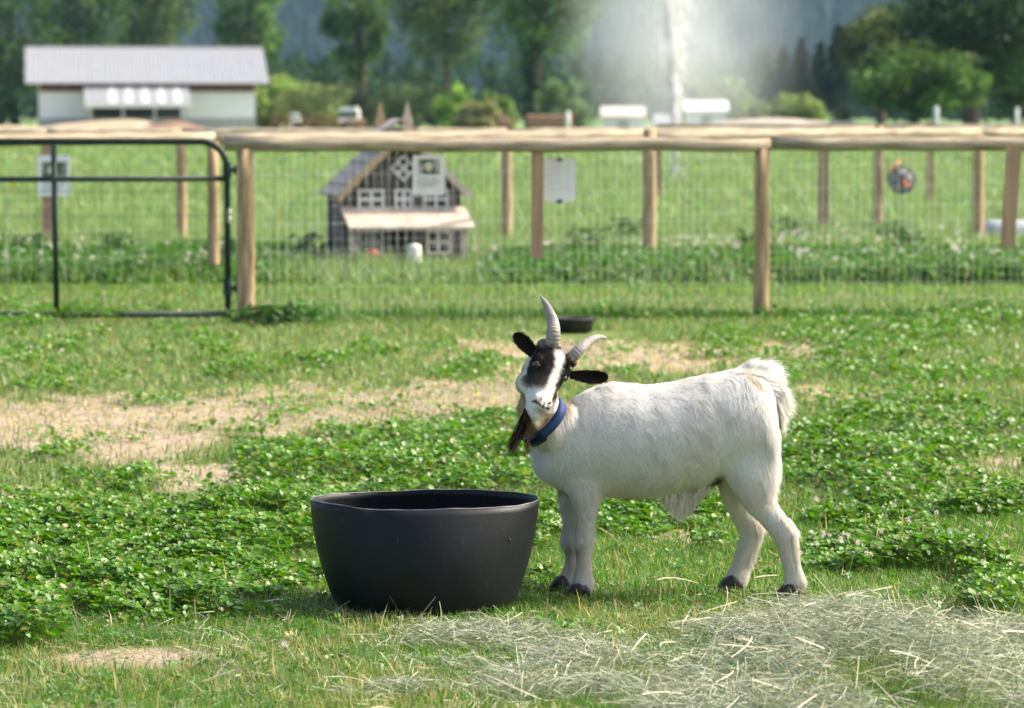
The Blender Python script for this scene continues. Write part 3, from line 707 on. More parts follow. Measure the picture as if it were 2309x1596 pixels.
def window(x, z, wd, ht, yy=-.012, nx_=2, nz_=2, diamond=False, t=.02):
    root = MB(); M = Matrix.Translation((x, yy, z))
    if diamond: M = M @ Matrix.Rotation(math.pi/4, 4, 'Y')
    for sx in (-1, 1): root.box((sx*wd/2-t if sx > 0 else -wd/2, -.02, -ht/2), (wd/2 if sx > 0 else -wd/2+t, .006, ht/2), M)
    for sz in (-1, 1): root.box((-wd/2+t, -.019, ht/2-t if sz > 0 else -ht/2), (wd/2-t, .005, ht/2 if sz > 0 else -ht/2+t), M)
    root.box((-t*.6, -.018, -ht/2+t), (t*.6, .004, ht/2-t), M); root.box((-wd/2+t, -.017, -t*.6), (wd/2-t, .003, t*.6), M)
    o = root.build('window', M_frame, house)
    for a in (-1, 1):
        for b in (-1, 1):
            cx, cz = a*(wd/4-t*.2), b*(ht/4-t*.2)
            MB().box((cx-wd/4+t*.75, -.004, cz-ht/4+t*.75), (cx+wd/4-t*.75, .002, cz+ht/4-t*.75), M).build('pane', M_dark, o)
hx = lambda u: (u-905)*PX
hz_ = lambda v: (608-v)*PX
window(hx(832), hz_(447), .22, .17); window(hx(906), hz_(447), .15, .17); window(hx(982), hz_(447), .22, .17)
window(hx(907), hz_(376), .165, .165, diamond=True)
window(hx(832), hz_(545), .21, .20); window(hx(988), hz_(545), .21, .20)
for k in (-1, 0, 1, 2): MB().box((hx(905)+k*.052-.075, -.016, .02), (hx(905)+k*.052-.028, -.006, .34)).build('door_board', M_dark, house)
MB().box((-hw-.02, -.36, -.03), (hw+.02, -.008, .05)).build('porch_floor', M_htrim, house)
npb = 4; pr0, pr1 = -hw-.02, hw+.03
for i in range(npb):                                   # porch roof boards
    x0 = pr0+(pr1-pr0)*i/npb; x1 = pr0+(pr1-pr0)*(i+1)/npb-.004
    V = [(x0, -.42, hz_(506)), (x1, -.42, hz_(506)), (x1, -.012, hz_(470)+.02), (x0, -.012, hz_(470)+.02)]; V = [(a, b, c-.03) for a, b, c in V] + V
    MB().add(V, [(3,2,1,0),(4,5,6,7),(0,1,5,4),(1,2,6,5),(2,3,7,6),(3,0,4,7)]).build('porch_roof_board', M_htrim, house)
for x in (-hw+.02, hw-.05): MB().box((x-.022, -.36, .05), (x+.022, -.316, hz_(506)-.02)).build('porch_post', M_htrim, house)
MB().box((-hw+.045, -.35, .10), (hx(880), -.325, .125)).build('porch_rail', M_htrim, house)
cb = pz - .10                                          # cupola with two picket spires
MB().box((-.13, .08, cb), (.13, .42, pz+.06)).build('cupola', M_htrim, house)
for s in (-1, 1):
    V = [(s*.19, .04, pz+.02), (0, .04, pz+.135), (0, .46, pz+.135), (s*.19, .46, pz+.02)]; V += [(a, b, c-.02) for a, b, c in V]; F = [(0,1,2,3),(7,6,5,4),(0,4,5,1),(1,5,6,2),(2,6,7,3),(3,7,4,0)]
    MB().add(V, [f[::-1] for f in F] if s < 0 else F).build('cupola_roof', M_hroof, house)
for i, (x, yy) in enumerate(((-.10, .44), (.055, .045))):
    z0, z1 = pz+.02, hz_(224); MB().add([(x-.045, yy, z0), (x+.045, yy, z0), (x+.045, yy, z0+.10), (x, yy, z1), (x-.045, yy, z0+.10)] + [(x-.045, yy+.025, z0), (x+.045, yy+.025, z0), (x+.045, yy+.025, z0+.10), (x, yy+.025, z1), (x-.045, yy+.025, z0+.10)],
        [(0,1,2,3,4),(9,8,7,6,5),(0,5,6,1),(1,6,7,2),(2,7,8,3),(3,8,9,4),(4,9,5,0)]).build('spire', M_warm if i == 0 else M_htrim, house)
# white jug before the house
jp = G(934, 622); jug = empty('plastic_jug', jp); tag(jug, 'cream plastic feeder jug standing in front of the little barn house', 'jug'); k = jp[1]/FPX
zb2 = (622-610)*k
MB().lathe([(.001, .0), (13*k, 0), (15*k, .01), (15.5*k, 30*k), (15.2*k, 64*k), (14*k, 69*k), (8*k, 71*k), (.001, 71*k)], 20).build('bottle', mat('cream_plastic', (.80, .77, .66), .4, .03, 6), jug, True)
MB().lathe([(.001, 70*k), (6*k, 70*k), (6*k, 73*k), (.001, 73.5*k)], 16).build('cap', M_white, jug)
# red flower pot on the porch side
fp = G(832, 618); pot = empty('flower_clump', (fp[0], HY+.0-.28, .0)); tag(pot, 'clump of pink flowers against the little barn house', 'flowers')
r_ = np.random.default_rng(5); cen = [(r_.uniform(-.08, .08), r_.uniform(-.05, .05), r_.uniform(.1, .2)) for _ in range(14)]
V, T, c = leaf_cloud(cen, [.025]*14, 14, .028, (.5, .12, .13), 15); link('blossom', tri_mesh('blossom', V, T, c), M_leaf, pot)
V, T, c = leaf_cloud([(a, b, z*.5) for a, b, z in cen], [.05]*14, 20, .03, (.06, .16, .03), 16); V[:, 2] = np.maximum(V[:, 2], 0); link('leaves', tri_mesh('leaves', V, T, c), M_leaf, pot)

# ---------------------------------------------------------------- hose reel, grey trough, feed pan
ry = G(1978, 538)[1] - .1; rc_ = W(2032, 406, ry); k = ry/FPX
reel = empty('fence_reel', rc_); tag(reel, 'grey wire reel with orange crank hung on the third fence', 'reel')
M_rg = mat('dark_grey_plastic', (.10, .11, .12), .5, .15, 20)
M_or = mat('orange_plastic', (.70, .16, .05), .45)
for yy in (-.07, .05): MB().lathe([(26*k, yy), (31*k, yy), (31*k, yy+.02), (26*k, yy+.02)], 28, axis='y', closed=True).build('flange', M_rg, reel, True)
MB().lathe([(.001, -.045), (24*k, -.045), (25*k, .0), (24*k, .045), (.001, .045)], 24, axis='y').build('wire_spool', mat('wound_wire', (.38, .38, .39), .6, .25, 60), reel, True)
for i in range(5):
    q = i*2*math.pi/5+.3; MB().box((0, -.074, -.012), (28*k, -.056, .012), Matrix.Rotation(q, 4, 'Y')).build('spoke', M_rg, reel)
mb = MB(); mb.tube([(0, -.09, 0), (8*k, -.10, -12*k), (16*k, -.10, -10*k)], [.022, .02, .018], 8); mb.tube([(10*k, -.10, -12*k), (10*k, -.16, -12*k)], .016, 8); mb.build('crank', M_or, reel, True)
MB().tube([(-28*k, 0, 16*k), (-20*k, 0, 26*k), (-8*k, .02, 38*k), (-2*k, .06, 44*k)], [.016, .014, .012, .010], 8).build('hanger', M_or, reel, True)
tp = G(2275, 556); k = tp[1]/FPX; tro = empty('stock_trough', (tp[0]+.02, tp[1]+.25, 0)); tag(tro, 'upturned pale grey plastic trough lying behind the fence boards', 'trough')
M_tg = mat('pale_grey_plastic', (.36, .39, .40), .45, .08, 6)
V = []; L0, L1 = 62*k, 52*k
for z, L, D_ in ((0, L0, .24), (38*k, L0*.96, .22), (54*k, L1, .18), (58*k, L1*.8, .12)):
    for i in range(16):
        q = 2*math.pi*(i+.5)/16; cx, cy_ = math.cos(q), math.sin(q); e = .45
        V.append((L*math.copysign(abs(cx)**e, cx), D_*math.copysign(abs(cy_)**e, cy_), z))
F = [(j*16+i, j*16+(i+1) % 16, (j+1)*16+(i+1) % 16, (j+1)*16+i) for j in range(3) for i in range(16)] + [tuple(range(48, 64))]
MB().add(V, F).build('shell', M_tg, tro, True)
for i in range(5): MB().box((-L1*.7+i*L1*.35-.012, -.235, .02), (-L1*.7+i*L1*.35+.012, -.215, 32*k)).build('rib', M_tg, tro)
pp = G(1292, 747); k = pp[1]/FPX
pan = empty('feed_pan', pp); tag(pan, 'shallow black rubber feed pan on the grass behind the horns', 'feed pan')
M_rub = mat('dull_black_rubber', (.03, .028, .027), .7, .3, 15, .2, 60)
r1, hh = 46*k, 30*k
MB().lathe([(.001, .004), (r1*.88, .003), (r1*.92, .0), (r1, hh), (r1*1.03, hh+.004), (r1*1.03, hh-.012), (r1*.97, hh-.012)][:6] + [(r1*.96, hh-.006), (r1*.86, .018), (.001, .016)], 36).build('bowl', M_rub, pan, True)
mb = MB(); mb.tube([(r1*1.02, 0, hh), (r1*1.02, 0, hh-.02)], .01, 8); mb.build('lug', M_rub, pan)

# ---------------------------------------------------------------- sprinkler and spray
sp = G(1522, 425); spr = empty('field_sprinkler', sp); tag(spr, 'tall field sprinkler throwing a white water jet and drifting mist', 'sprinkler')
M_gal = mat('galvanised_pipe', (.30, .31, .32), .5, .15, 10, metal=.4)
sh = zh(300, sp[1])
MB().tube([(0, 0, -.1), (0, 0, sh)], .032, 12).build('riser_pipe', M_gal, spr, True)
mb = MB(); mb.tube([(0, 0, sh), (0, .05, sh+.08), (0, .3, sh+.20)], [.06, .055, .03], 10); mb.lathe([(.03, -.06), (.07, -.06), (.07, .0), (.03, .0)], 14, (0, 0, sh), closed=True)
mb.build('nozzle', M_gal, spr, True)
for i in range(3):
    q = i*2.094+.4; MB().tube([(0, 0, sh*.45), (.35*math.cos(q), .35*math.sin(q), -.02)], .014, 8).build('leg', M_gal, spr, True)
def vol_mat(name, dens, build):
    m = bpy.data.materials.new(name); m.use_nodes = True; n = m.node_tree.nodes; l = m.node_tree.links
    n.remove(n['Principled BSDF']); v = n.new('ShaderNodeVolumePrincipled'); v.inputs['Color'].default_value = (.95, .96, 1, 1); v.inputs['Anisotropy'].default_value = .25
    v.inputs['Density'].default_value = dens
    if build: build(n, l, v, dens)
    l.new(v.outputs[0], n['Material Output'].inputs['Volume']); return m
def soft_noise(scale, lo, hi, fall=True):
    def b(n, l, v, dens):
        tc = n.new('ShaderNodeTexCoord'); t = n.new('ShaderNodeTexNoise'); t.inputs['Scale'].default_value = scale; t.inputs['Detail'].default_value = 3
        l.new(tc.outputs['Object'], t.inputs['Vector'])
        mr = n.new('ShaderNodeMapRange'); mr.inputs[1].default_value = lo; mr.inputs[2].default_value = hi; l.new(t.outputs['Fac'], mr.inputs[0])
        mp = n.new('ShaderNodeVectorMath'); mp.operation = 'MULTIPLY_ADD'; mp.inputs[1].default_value = (2, 2, 2); mp.inputs[2].default_value = (-1, -1, -1); l.new(tc.outputs['Generated'], mp.inputs[0])
        ln = n.new('ShaderNodeVectorMath'); ln.operation = 'LENGTH'; l.new(mp.outputs[0], ln.inputs[0])
        fr = n.new('ShaderNodeMapRange'); fr.interpolation_type = 'SMOOTHSTEP'; fr.inputs[1].default_value = 1.0; fr.inputs[2].default_value = .1; fr.inputs[3].default_value = 0; fr.inputs[4].default_value = 1; l.new(ln.outputs['Value'], fr.inputs[0])
        m1 = n.new('ShaderNodeMath'); m1.operation = 'MULTIPLY'; l.new(mr.outputs[0], m1.inputs[0]); l.new(fr.outputs[0], m1.inputs[1])
        m2 = n.new('ShaderNodeMath'); m2.operation = 'MULTIPLY'; l.new(m1.outputs[0], m2.inputs[0]); m2.inputs[1].default_value = dens; l.new(m2.outputs[0], v.inputs['Density'])
    return b
def blob(name, c, s, m, nseg=20):
    V = []; prof = []
    for i in range(13):
        q = math.pi*i/12; prof.append((max(.001, math.sin(q)), -math.cos(q)))
    mb = MB().lathe(prof, nseg); mb.v = [(c[0]+x*s[0], c[1]+y*s[1], c[2]+z*s[2]) for x, y, z in mb.v]
    o = mb.build(name, m, spr, True); o['kind'] = 'stuff'; return o
SY = sp[1]
def rel(u, v, Yd): return W(u, v, Yd) - sp
M_m1 = vol_mat('mist_main', .21, soft_noise(.55, .22, .75)); M_m2 = vol_mat('mist_side', .11, soft_noise(.7, .25, .75))
blob('mist', rel(1480, 60, SY+9), (2.3, 4.5, 3.4), M_m1); blob('mist', rel(1620, 100, SY+15), (2.4, 5, 2.9), M_m2)
# jet: a bundle of long water streaks leaving the nozzle, rising away from the camera
r_ = np.random.default_rng(33); S0 = np.array([0, .3, sh+.2]); n = 6500
t = r_.uniform(0, 1, n)**1.1; path = np.stack([0*t - .02*t, 9*t, 7.2*t - 1.0*t*t], 1); spread = (.022 + .30*t**1.1)
wide = (r_.random(n) < .5)
P0 = S0 + path + r_.normal(size=(n, 3))*(spread*np.where(wide, 1.7, .22))[:, None] + np.stack([np.abs(r_.normal(size=n))*spread*np.where(wide, 1.0, .1), 0*t, 0*t], 1)
tv = np.array([[-1, 0, -1], [1, 0, -1], [0, 1, -1], [0, 0, 1]], float); tt = np.array([[0, 1, 3], [1, 2, 3], [2, 0, 3], [2, 1, 0]])
wd = (.003 + .005*r_.random(n))*(.7+t); M = rotmats(r_.uniform(0, 6, n), np.full(n, .85), np.full(n, math.pi/2)+r_.normal(size=n)*.1, np.stack([wd, wd, .10+.25*r_.random(n)], 1))
V, T, c = instance_arrays(tv, tt, P0, M, np.full((n, 3), .9))
o = link('water_jet', tri_mesh('water_jet', V, T, c), colmat('water_spray', .5, .5, .5, (1.05, 1.05, 1.05)), spr); o['kind'] = 'stuff'

# ---------------------------------------------------------------- black tub
tb = G(957, 1364); k = tb[1]/FPX; tub = empty('rubber_tub', tb); tag(tub, 'large round black plastic feed tub with an uneven worn rim beside the goat', 'tub')
Rt, Rb, Ht = 256*k, 203*k, .290
m = bpy.data.materials.new('black_tub_plastic'); m.use_nodes = True; n = m.node_tree.nodes; l = m.node_tree.links; b = n['Principled BSDF']
tc = n.new('ShaderNodeTexCoord'); t1 = n.new('ShaderNodeTexNoise'); t1.inputs['Scale'].default_value = 5; t1.inputs['Detail'].default_value = 8; l.new(tc.outputs['Object'], t1.inputs['Vector'])
rp = n.new('ShaderNodeValToRGB'); rp.color_ramp.elements[0].position = .35; rp.color_ramp.elements[1].position = .75; rp.color_ramp.elements[0].color = (.004, .0055, .0072, 1); rp.color_ramp.elements[1].color = (.011, .0135, .016, 1)
l.new(t1.outputs['Fac'], rp.inputs[0])
mp = n.new('ShaderNodeMapping'); mp.inputs['Rotation'].default_value = (.3, .5, .2); mp.inputs['Scale'].default_value = (30, 30, 2.5); l.new(tc.outputs['Object'], mp.inputs[0])
t3 = n.new('ShaderNodeTexNoise'); t3.inputs['Scale'].default_value = 4; t3.inputs['Detail'].default_value = 4; l.new(mp.outputs[0], t3.inputs['Vector'])
r3 = n.new('ShaderNodeValToRGB'); r3.color_ramp.elements[0].position = .66; r3.color_ramp.elements[1].position = .80; l.new(t3.outputs['Fac'], r3.inputs[0])
mx = n.new('ShaderNodeMixRGB'); mx.inputs[2].default_value = (.06, .06, .065, 1); l.new(rp.outputs[0], mx.inputs[1])
ms = n.new('ShaderNodeMath'); ms.operation = 'MULTIPLY'; ms.inputs[1].default_value = .8; l.new(r3.outputs[0], ms.inputs[0]); l.new(ms.outputs[0], mx.inputs[0]); l.new(mx.outputs[0], b.inputs['Base Color'])
b.inputs['Roughness'].default_value = .5; b.inputs['Specular IOR Level'].default_value = .24
t4 = n.new('ShaderNodeTexNoise'); t4.inputs['Scale'].default_value = 160; t4.inputs['Detail'].default_value = 4; l.new(tc.outputs['Object'], t4.inputs['Vector'])
bp = n.new('ShaderNodeBump'); bp.inputs['Strength'].default_value = .12; bp.inputs['Distance'].default_value = .004; l.new(t4.outputs['Fac'], bp.inputs['Height']); l.new(bp.outputs[0], b.inputs['Normal'])
M_tub = m
NS = 128; prof = [(0, .0)]
outer = [(Rb*.0+.001, .0), (Rb*.93, .0), (Rb*.98, .006)] + [(Rb + (Rt-Rb)*math.sin(t*math.pi/2)**.85, .012 + (Ht-.012)*t) for t in np.linspace(.0, 1, 16)]
inner = [(r0-.004, z) for r0, z in outer[::-1] if z > .03] + [(Rb*.9, .02), (.001, .018)]
V = []; allp = outer + inner
for r0, z in allp:
    for i in range(NS):
        q = 2*math.pi*i/NS; f = (z/Ht)**3
        dz = f*(.003*math.sin(2*q+.4) + .001*math.sin(5*q+1) + .0006*math.sin(13*q) - .006*math.exp(-((q-4.25)/.35)**2))
        dr = f*(.004*math.cos(2*q) + .0015*math.sin(3*q+1) - .006*math.exp(-((q-4.26)/.05)**2) + .004*math.exp(-((q-4.12)/.09)**2))
        V.append(((r0+dr*min(1, r0*5))*math.cos(q), (r0+dr*min(1, r0*5))*math.sin(q)*(1-.24*(z/Ht)**1.5), z+dz))
F = [(j*NS+i, j*NS+(i+1) % NS, (j+1)*NS+(i+1) % NS, (j+1)*NS+i) for j in range(len(allp)-1) for i in range(NS)]
MB().add(V, F).build('shell', M_tub, tub, True)
j = len(outer)-1; rim = [np.array(V[j*NS+i]) for i in range(NS)] ; rim2 = [np.array(V[(j+1)*NS+i]) for i in range(NS)]
mb = MB(); ring = [(a+b_)/2 for a, b_ in zip(rim, rim2)]; nn = 8; RV = []
for i, p in enumerate(ring):
    q = 2*math.pi*i/NS; rr = .0017*(1+.25*math.sin(9*q)+.2*math.sin(23*q))
    for kk in range(nn):
        s = 2*math.pi*kk/nn; RV.append(p + np.array([math.cos(q)*rr*math.cos(s), math.sin(q)*rr*math.cos(s), rr*math.sin(s)]))
mb.add(RV, [(i*nn+kk, ((i+1) % NS)*nn+kk, ((i+1) % NS)*nn+(kk+1) % nn, i*nn+(kk+1) % nn) for i in range(NS) for kk in range(nn)])
mb.build('rim', mat('worn_rim_plastic', (.15, .15, .16), .45, .3, 30), tub, True)
q = -.70; rr = Rb+(Rt-Rb)*.93; MB().lathe([(.001, -.003), (.003, -.002), (.0035, 0.001)], 10, ((rr)*math.cos(q), (rr)*math.sin(q)*.86, .20), 'y').build('rivet', M_rub, tub, True)
# ---------------------------------------------------------------- goat
Y0 = float(G(1154, 1340.5)[1])
S_ = 2308/2560
def P1(cx, cy_, dy=0.): return W((1240 + cx/1.9)*S_, (700 + cy_/1.9)*S_, Y0 + dy)      # survey of the whole goat
def P2(cx, cy_, dy=0.): return W((1240 + cx/3.469)*S_, (720 + cy_/3.469)*S_, Y0 + dy)  # survey of its head
K1 = S_/1.9*Y0/FPX; K2 = S_/3.469*Y0/FPX
gz0 = P1(700, 1500)
goat = empty('goat', (float(P1(760, 900)[0]), Y0, 0)); GO = np.array(goat.location)
tag(goat, 'white horned goat with black face patches and blue collar, head turned', 'goat')
def loc(p): return np.array(p) - GO
body = MB()
# trunk: sections along the spine (x, top, bottom, half width)
secs = [(188, 800, 890, .035), (205, 770, 920, .055), (250, 700, 960, .083), (330, 590, 1002, .105), (430, 525, 1020, .116), (540, 490, 1030, .124), (700, 504, 1034, .134),
        (850, 486, 1022, .138), (1000, 456, 985, .134), (1100, 436, 945, .130), (1200, 426, 910, .124), (1262, 446, 930, .116), (1305, 505, 960, .104), (1326, 580, 955, .080), (1336, 660, 920, .045)]
V = []; n = 28
for x, t, b, hw_ in secs:
    a = loc(P1(x, t)); c = loc(P1(x, b)); cz = (a[2]+c[2])/2; hh_ = (a[2]-c[2])/2
    for i in range(n):
        q = 2*math.pi*i/n; cq, sq = math.cos(q), math.sin(q); e = .96
        wid = hw_*(1 - .12*sq*sq) if sq > 0 else hw_*(1 - .16*sq*sq)
        V.append((a[0], wid*math.copysign(abs(cq)**e, cq), cz + hh_*math.copysign(abs(sq)**e, sq)))
F = [(j*n+i, (j+1)*n+i, (j+1)*n+(i+1) % n, j*n+(i+1) % n) for j in range(len(secs)-1) for i in range(n)]
F += [tuple(range(n)), tuple(range(len(secs)*n-1, (len(secs)-1)*n-1, -1))]
body.add(V, F)
def leg(pts, dy0, dy1, dw=.85, top_dw=None):
    P = []; ra = []; rb = []
    m_ = len(pts)
    for i, (x, y, r0) in enumerate(pts):
        t = i/(m_-1); dy = dy0 + (dy1-dy0)*min(1, t*2.0)
        P.append(loc(P1(x, y, dy))); ra.append(r0*K1); k_ = dw if i > 2 else (top_dw or dw) + (dw-(top_dw or dw))*i/3
        rb.append(r0*K1*k_)
    body.tube(P, ra, 18, side=(0, 1, 0), rad2=rb)
NEAR, FAR = -.082, .082
leg([(1190, 700, 130), (1195, 820, 132), (1205, 930, 118), (1235, 1020, 82), (1283, 1095, 60), (1338, 1160, 52), (1374, 1208, 55), (1384, 1268, 42), (1394, 1330, 36), (1408, 1385, 40), (1420, 1425, 47), (1408, 1462, 39)], -.055, NEAR, .85, .5)
leg([(1150, 720, 110), (1135, 860, 105), (1130, 960, 86), (1145, 1040, 66), (1175, 1115, 55), (1210, 1180, 59), (1204, 1230, 48), (1180, 1295, 40), (1160, 1355, 38), (1142, 1405, 47), (1128, 1445, 47)], .055, FAR, .85, .5)
leg([(420, 760, 125), (422, 870, 118), (424, 970, 98), (428, 1060, 66), (428, 1140, 46), (426, 1195, 47), (425, 1235, 49), (421, 1285, 36), (417, 1345, 33), (415, 1395, 39), (412, 1432, 46), (402, 1468, 41)], -.05, -.055, .85, .5)
leg([(385, 780, 110), (370, 890, 100), (368, 990, 78), (364, 1075, 54), (362, 1150, 43), (359, 1195, 45), (359, 1235, 48), (366, 1285, 35), (362, 1345, 33), (350, 1400, 39), (332, 1440, 42), (315, 1462, 37)], .05, .055, .85, .5)
body.tube([loc(P1(x_, y_, -.045)) for x_, y_ in ((1255, 600), (1270, 700), (1275, 820), (1270, 930), (1262, 1010))], [50*K1, 66*K1, 68*K1, 64*K1, 46*K1], 16, side=(0, 1, 0), rad2=[.04, .055, .058, .055, .04])
# neck
NP = [(450, 740, .0, 140), (370, 720, -.02, 130), (292, 705, -.045, 124), (232, 672, -.072, 114), (198, 605, -.095, 97), (212, 520, -.105, 80), (250, 440, -.10, 64)]
body.tube([loc(P1(a, b, c)) for a, b, c, d in NP], [d*K1 for *_, d in NP], 22, side=(0, 1, 0), rad2=[d*K1*f for (*_, d), f in zip(NP, (.75, .8, .85, .9, .95, 1, 1))])
# head frame: hu to the picture's right, hv down the face, hw out of the forehead
ph, ps = R(25), R(20); s_, c_c = math.sin(ph), math.cos(ph)
hu = Vector((.94, 0, -.342)); hv = Vector((-.342*c_c, -s_, -.94*c_c)); hw0 = Vector((.342*s_, -c_c, .94*s_))
hwv = (hw0*math.cos(ps) + hu*math.sin(ps)).normalized(); huv = (hu*math.cos(ps) - hw0*math.sin(ps)).normalized(); hvv = hv.normalized()
HO = Vector(loc(P2(560, 560, -.135)))
HM = np.array([list(huv), list(hvv), list(hwv)])            # rows: axes
HSC = .925
def hd(u, v, w_): return np.array(HO + huv*u + hvv*(v*HSC) + hwv*w_)
hs = [(-.030, .018, -.030, -.075), (-.016, .036, -.010, -.098), (.004, .046, .004, -.112), (.030, .0515, .014, -.122), (.060, .0545, .016, -.130), (.085, .0515, .015, -.126), (.110, .044, .015, -.108), (.135, .0365, .016, -.090),
      (.158, .0315, .019, -.074), (.176, .0300, .021, -.062), (.190, .0285, .017, -.056), (.202, .0235, .006, -.050), (.211, .013, -.010, -.042)]
V = []; n = 26; OU = -.006
for v_, hw_, wf, wb in hs:
    cw_ = (wf+wb)/2; hd_ = (wf-wb)/2
    for i in range(n):
        q = 2*math.pi*i/n; cq, sq = math.cos(q), math.sin(q); e = .80
        wid = hw_*(1 - .22*max(0, -sq))                       # jaw narrower than brow
        V.append(hd(OU + wid*math.copysign(abs(cq)**e, cq), v_ + (.010*(-sq) if v_ < .15 else 0), cw_ + hd_*math.copysign(abs(sq)**e, sq)))
F = [(j*n+i, j*n+(i+1) % n, (j+1)*n+(i+1) % n, (j+1)*n+i) for j in range(len(hs)-1) for i in range(n)]
F += [tuple(range(n-1, -1, -1)), tuple(range((len(hs)-1)*n, len(hs)*n))]
body.add(V, F)
def ball(c, r0, st=(1, 1, 1), nn=12):
    V = [];  
    for i in range(9):
        th = math.pi*i/8
        for k in range(nn):
            q = 2*math.pi*k/nn; V.append((c[0]+r0*st[0]*max(.02, math.sin(th))*math.cos(q), c[1]+r0*st[1]*max(.02, math.sin(th))*math.sin(q), c[2]+r0*st[2]*math.cos(th)))
    F = [(i*nn+k, (i+1)*nn+k, (i+1)*nn+(k+1) % nn, i*nn+(k+1) % nn) for i in range(8) for k in range(nn)] + [tuple(range(nn)), tuple(range(9*nn-1, 8*nn-1, -1))]
    body.add(V, F)
for s in (-1, 1): ball(hd(OU + s*.044, .046, -.012), .017)          # brow over the eye
for s in (-1, 1): ball(hd(OU + s*.016, .170, .012), .0155)           # nostril wings
ball(hd(OU, .184, .010), .016); ball(hd(OU, .200, -.012), .021)    # lip, chin
for s in (-1, 1): ball(hd(OU + s*.032, .112, -.060), .030)          # cheek
for s in (-1, 1): ball(hd(OU + s*.030, -.005, -.032), .024)         # horn roots
# tail: lifts off the croup, arches back and hangs
TP = [(1165, 452, 26), (1210, 428, 28), (1262, 440, 30), (1300, 480, 30), (1328, 540, 29), (1336, 595, 25), (1334, 635, 18), (1332, 660, 9)]
body.tube([loc(P1(a, b, -.005)) for a, b, _ in TP], [r0*K1 for *_, r0 in TP], 14, side=(0, 1, 0))
o = body.build('goat_form', None, None)
md_ = o.modifiers.new('r', 'REMESH'); md_.mode = 'VOXEL'; md_.voxel_size = .0042; md_.adaptivity = 0
ms_ = o.modifiers.new('s', 'SMOOTH'); ms_.factor = .5; ms_.iterations = 6
dg = bpy.context.evaluated_depsgraph_get(); me = bpy.data.meshes.new_from_object(o.evaluated_get(dg))
bpy.data.objects.remove(o)
me.name = 'goat_body'; NVt = len(me.vertices)
co = np.empty(NVt*3, np.float32); me.vertices.foreach_get('co', co); co = co.reshape(-1, 3).astype(float)
def inv1(p):
    q = p + GO; d = q - np.array([0, 0, CAM_H]); f = d[:, 1]*CT - d[:, 2]*ST; up = d[:, 1]*ST + d[:, 2]*CT
    u = 1154 + FPX*d[:, 0]/f; v = 798 - FPX*up/f
    return (u/S_ - 1240)*1.9, (v/S_ - 700)*1.9
# let the limbs flow into the trunk: extra smoothing where they join
ne = len(me.edges); ed = np.empty(ne*2, np.int32); me.edges.foreach_get('vertices', ed); ed = ed.reshape(-1, 2)
ia = np.concatenate([ed[:, 0], ed[:, 1]]); ib = np.concatenate([ed[:, 1], ed[:, 0]]); deg = np.bincount(ia, minlength=NVt).astype(float)
cx, cy_ = inv1(co)
wj = np.zeros(NVt)
for jx, jy, rx, ry in ((415, 960, 190, 150), (1200, 900, 190, 190), (1290, 760, 90, 230), (330, 720, 130, 160), (760, 1000, 330, 70)): wj = np.maximum(wj, sstep(1.15, .45, np.hypot((cx-jx)/rx, (cy_-jy)/ry)))
wj = np.maximum(wj, .35*((cx > 330) & (cx < 1330) & (cy_ > 440)))
wj *= sstep(1120, 1030, cy_)*(1 - sstep(300, 220, cx)*sstep(640, 560, cy_))
for _ in range(70):
    av = np.stack([np.bincount(ia, co[ib, k], NVt) for k in range(3)], 1)/deg[:, None]
    co += (av - co)*(wj*.6)[:, None]
me.vertices.foreach_set('co', co.astype(np.float32).ravel()); me.update()
no = np.empty(NVt*3, np.float32); me.vertices.foreach_get('normal', no); no = no.reshape(-1, 3).astype(float)
def head_uvw(p): return ((p - np.array(HO)) @ HM.T)/np.array([1, HSC, 1])
def inv1(p):
    """world-local -> whole-goat survey coordinates, for placing coat markings"""
    q = p + GO; d = q - np.array([0, 0, CAM_H]); f = d[:, 1]*CT - d[:, 2]*ST; up = d[:, 1]*ST + d[:, 2]*CT
    u = 1154 + FPX*d[:, 0]/f; v = 798 - FPX*up/f
    return (u/S_ - 1240)*1.9, (v/S_ - 700)*1.9
def vn3(p, fr, s):
    p = p @ np.array([[.80, .36, -.48], [-.60, .48, -.64], [0, .80, .60]])
    return (vnoise(p[:, 0]*fr + p[:, 1]*fr*.7, p[:, 2]*fr, s) + vnoise(p[:, 1]*fr*1.1, p[:, 2]*fr - p[:, 0]*fr*.6, s+3))/2
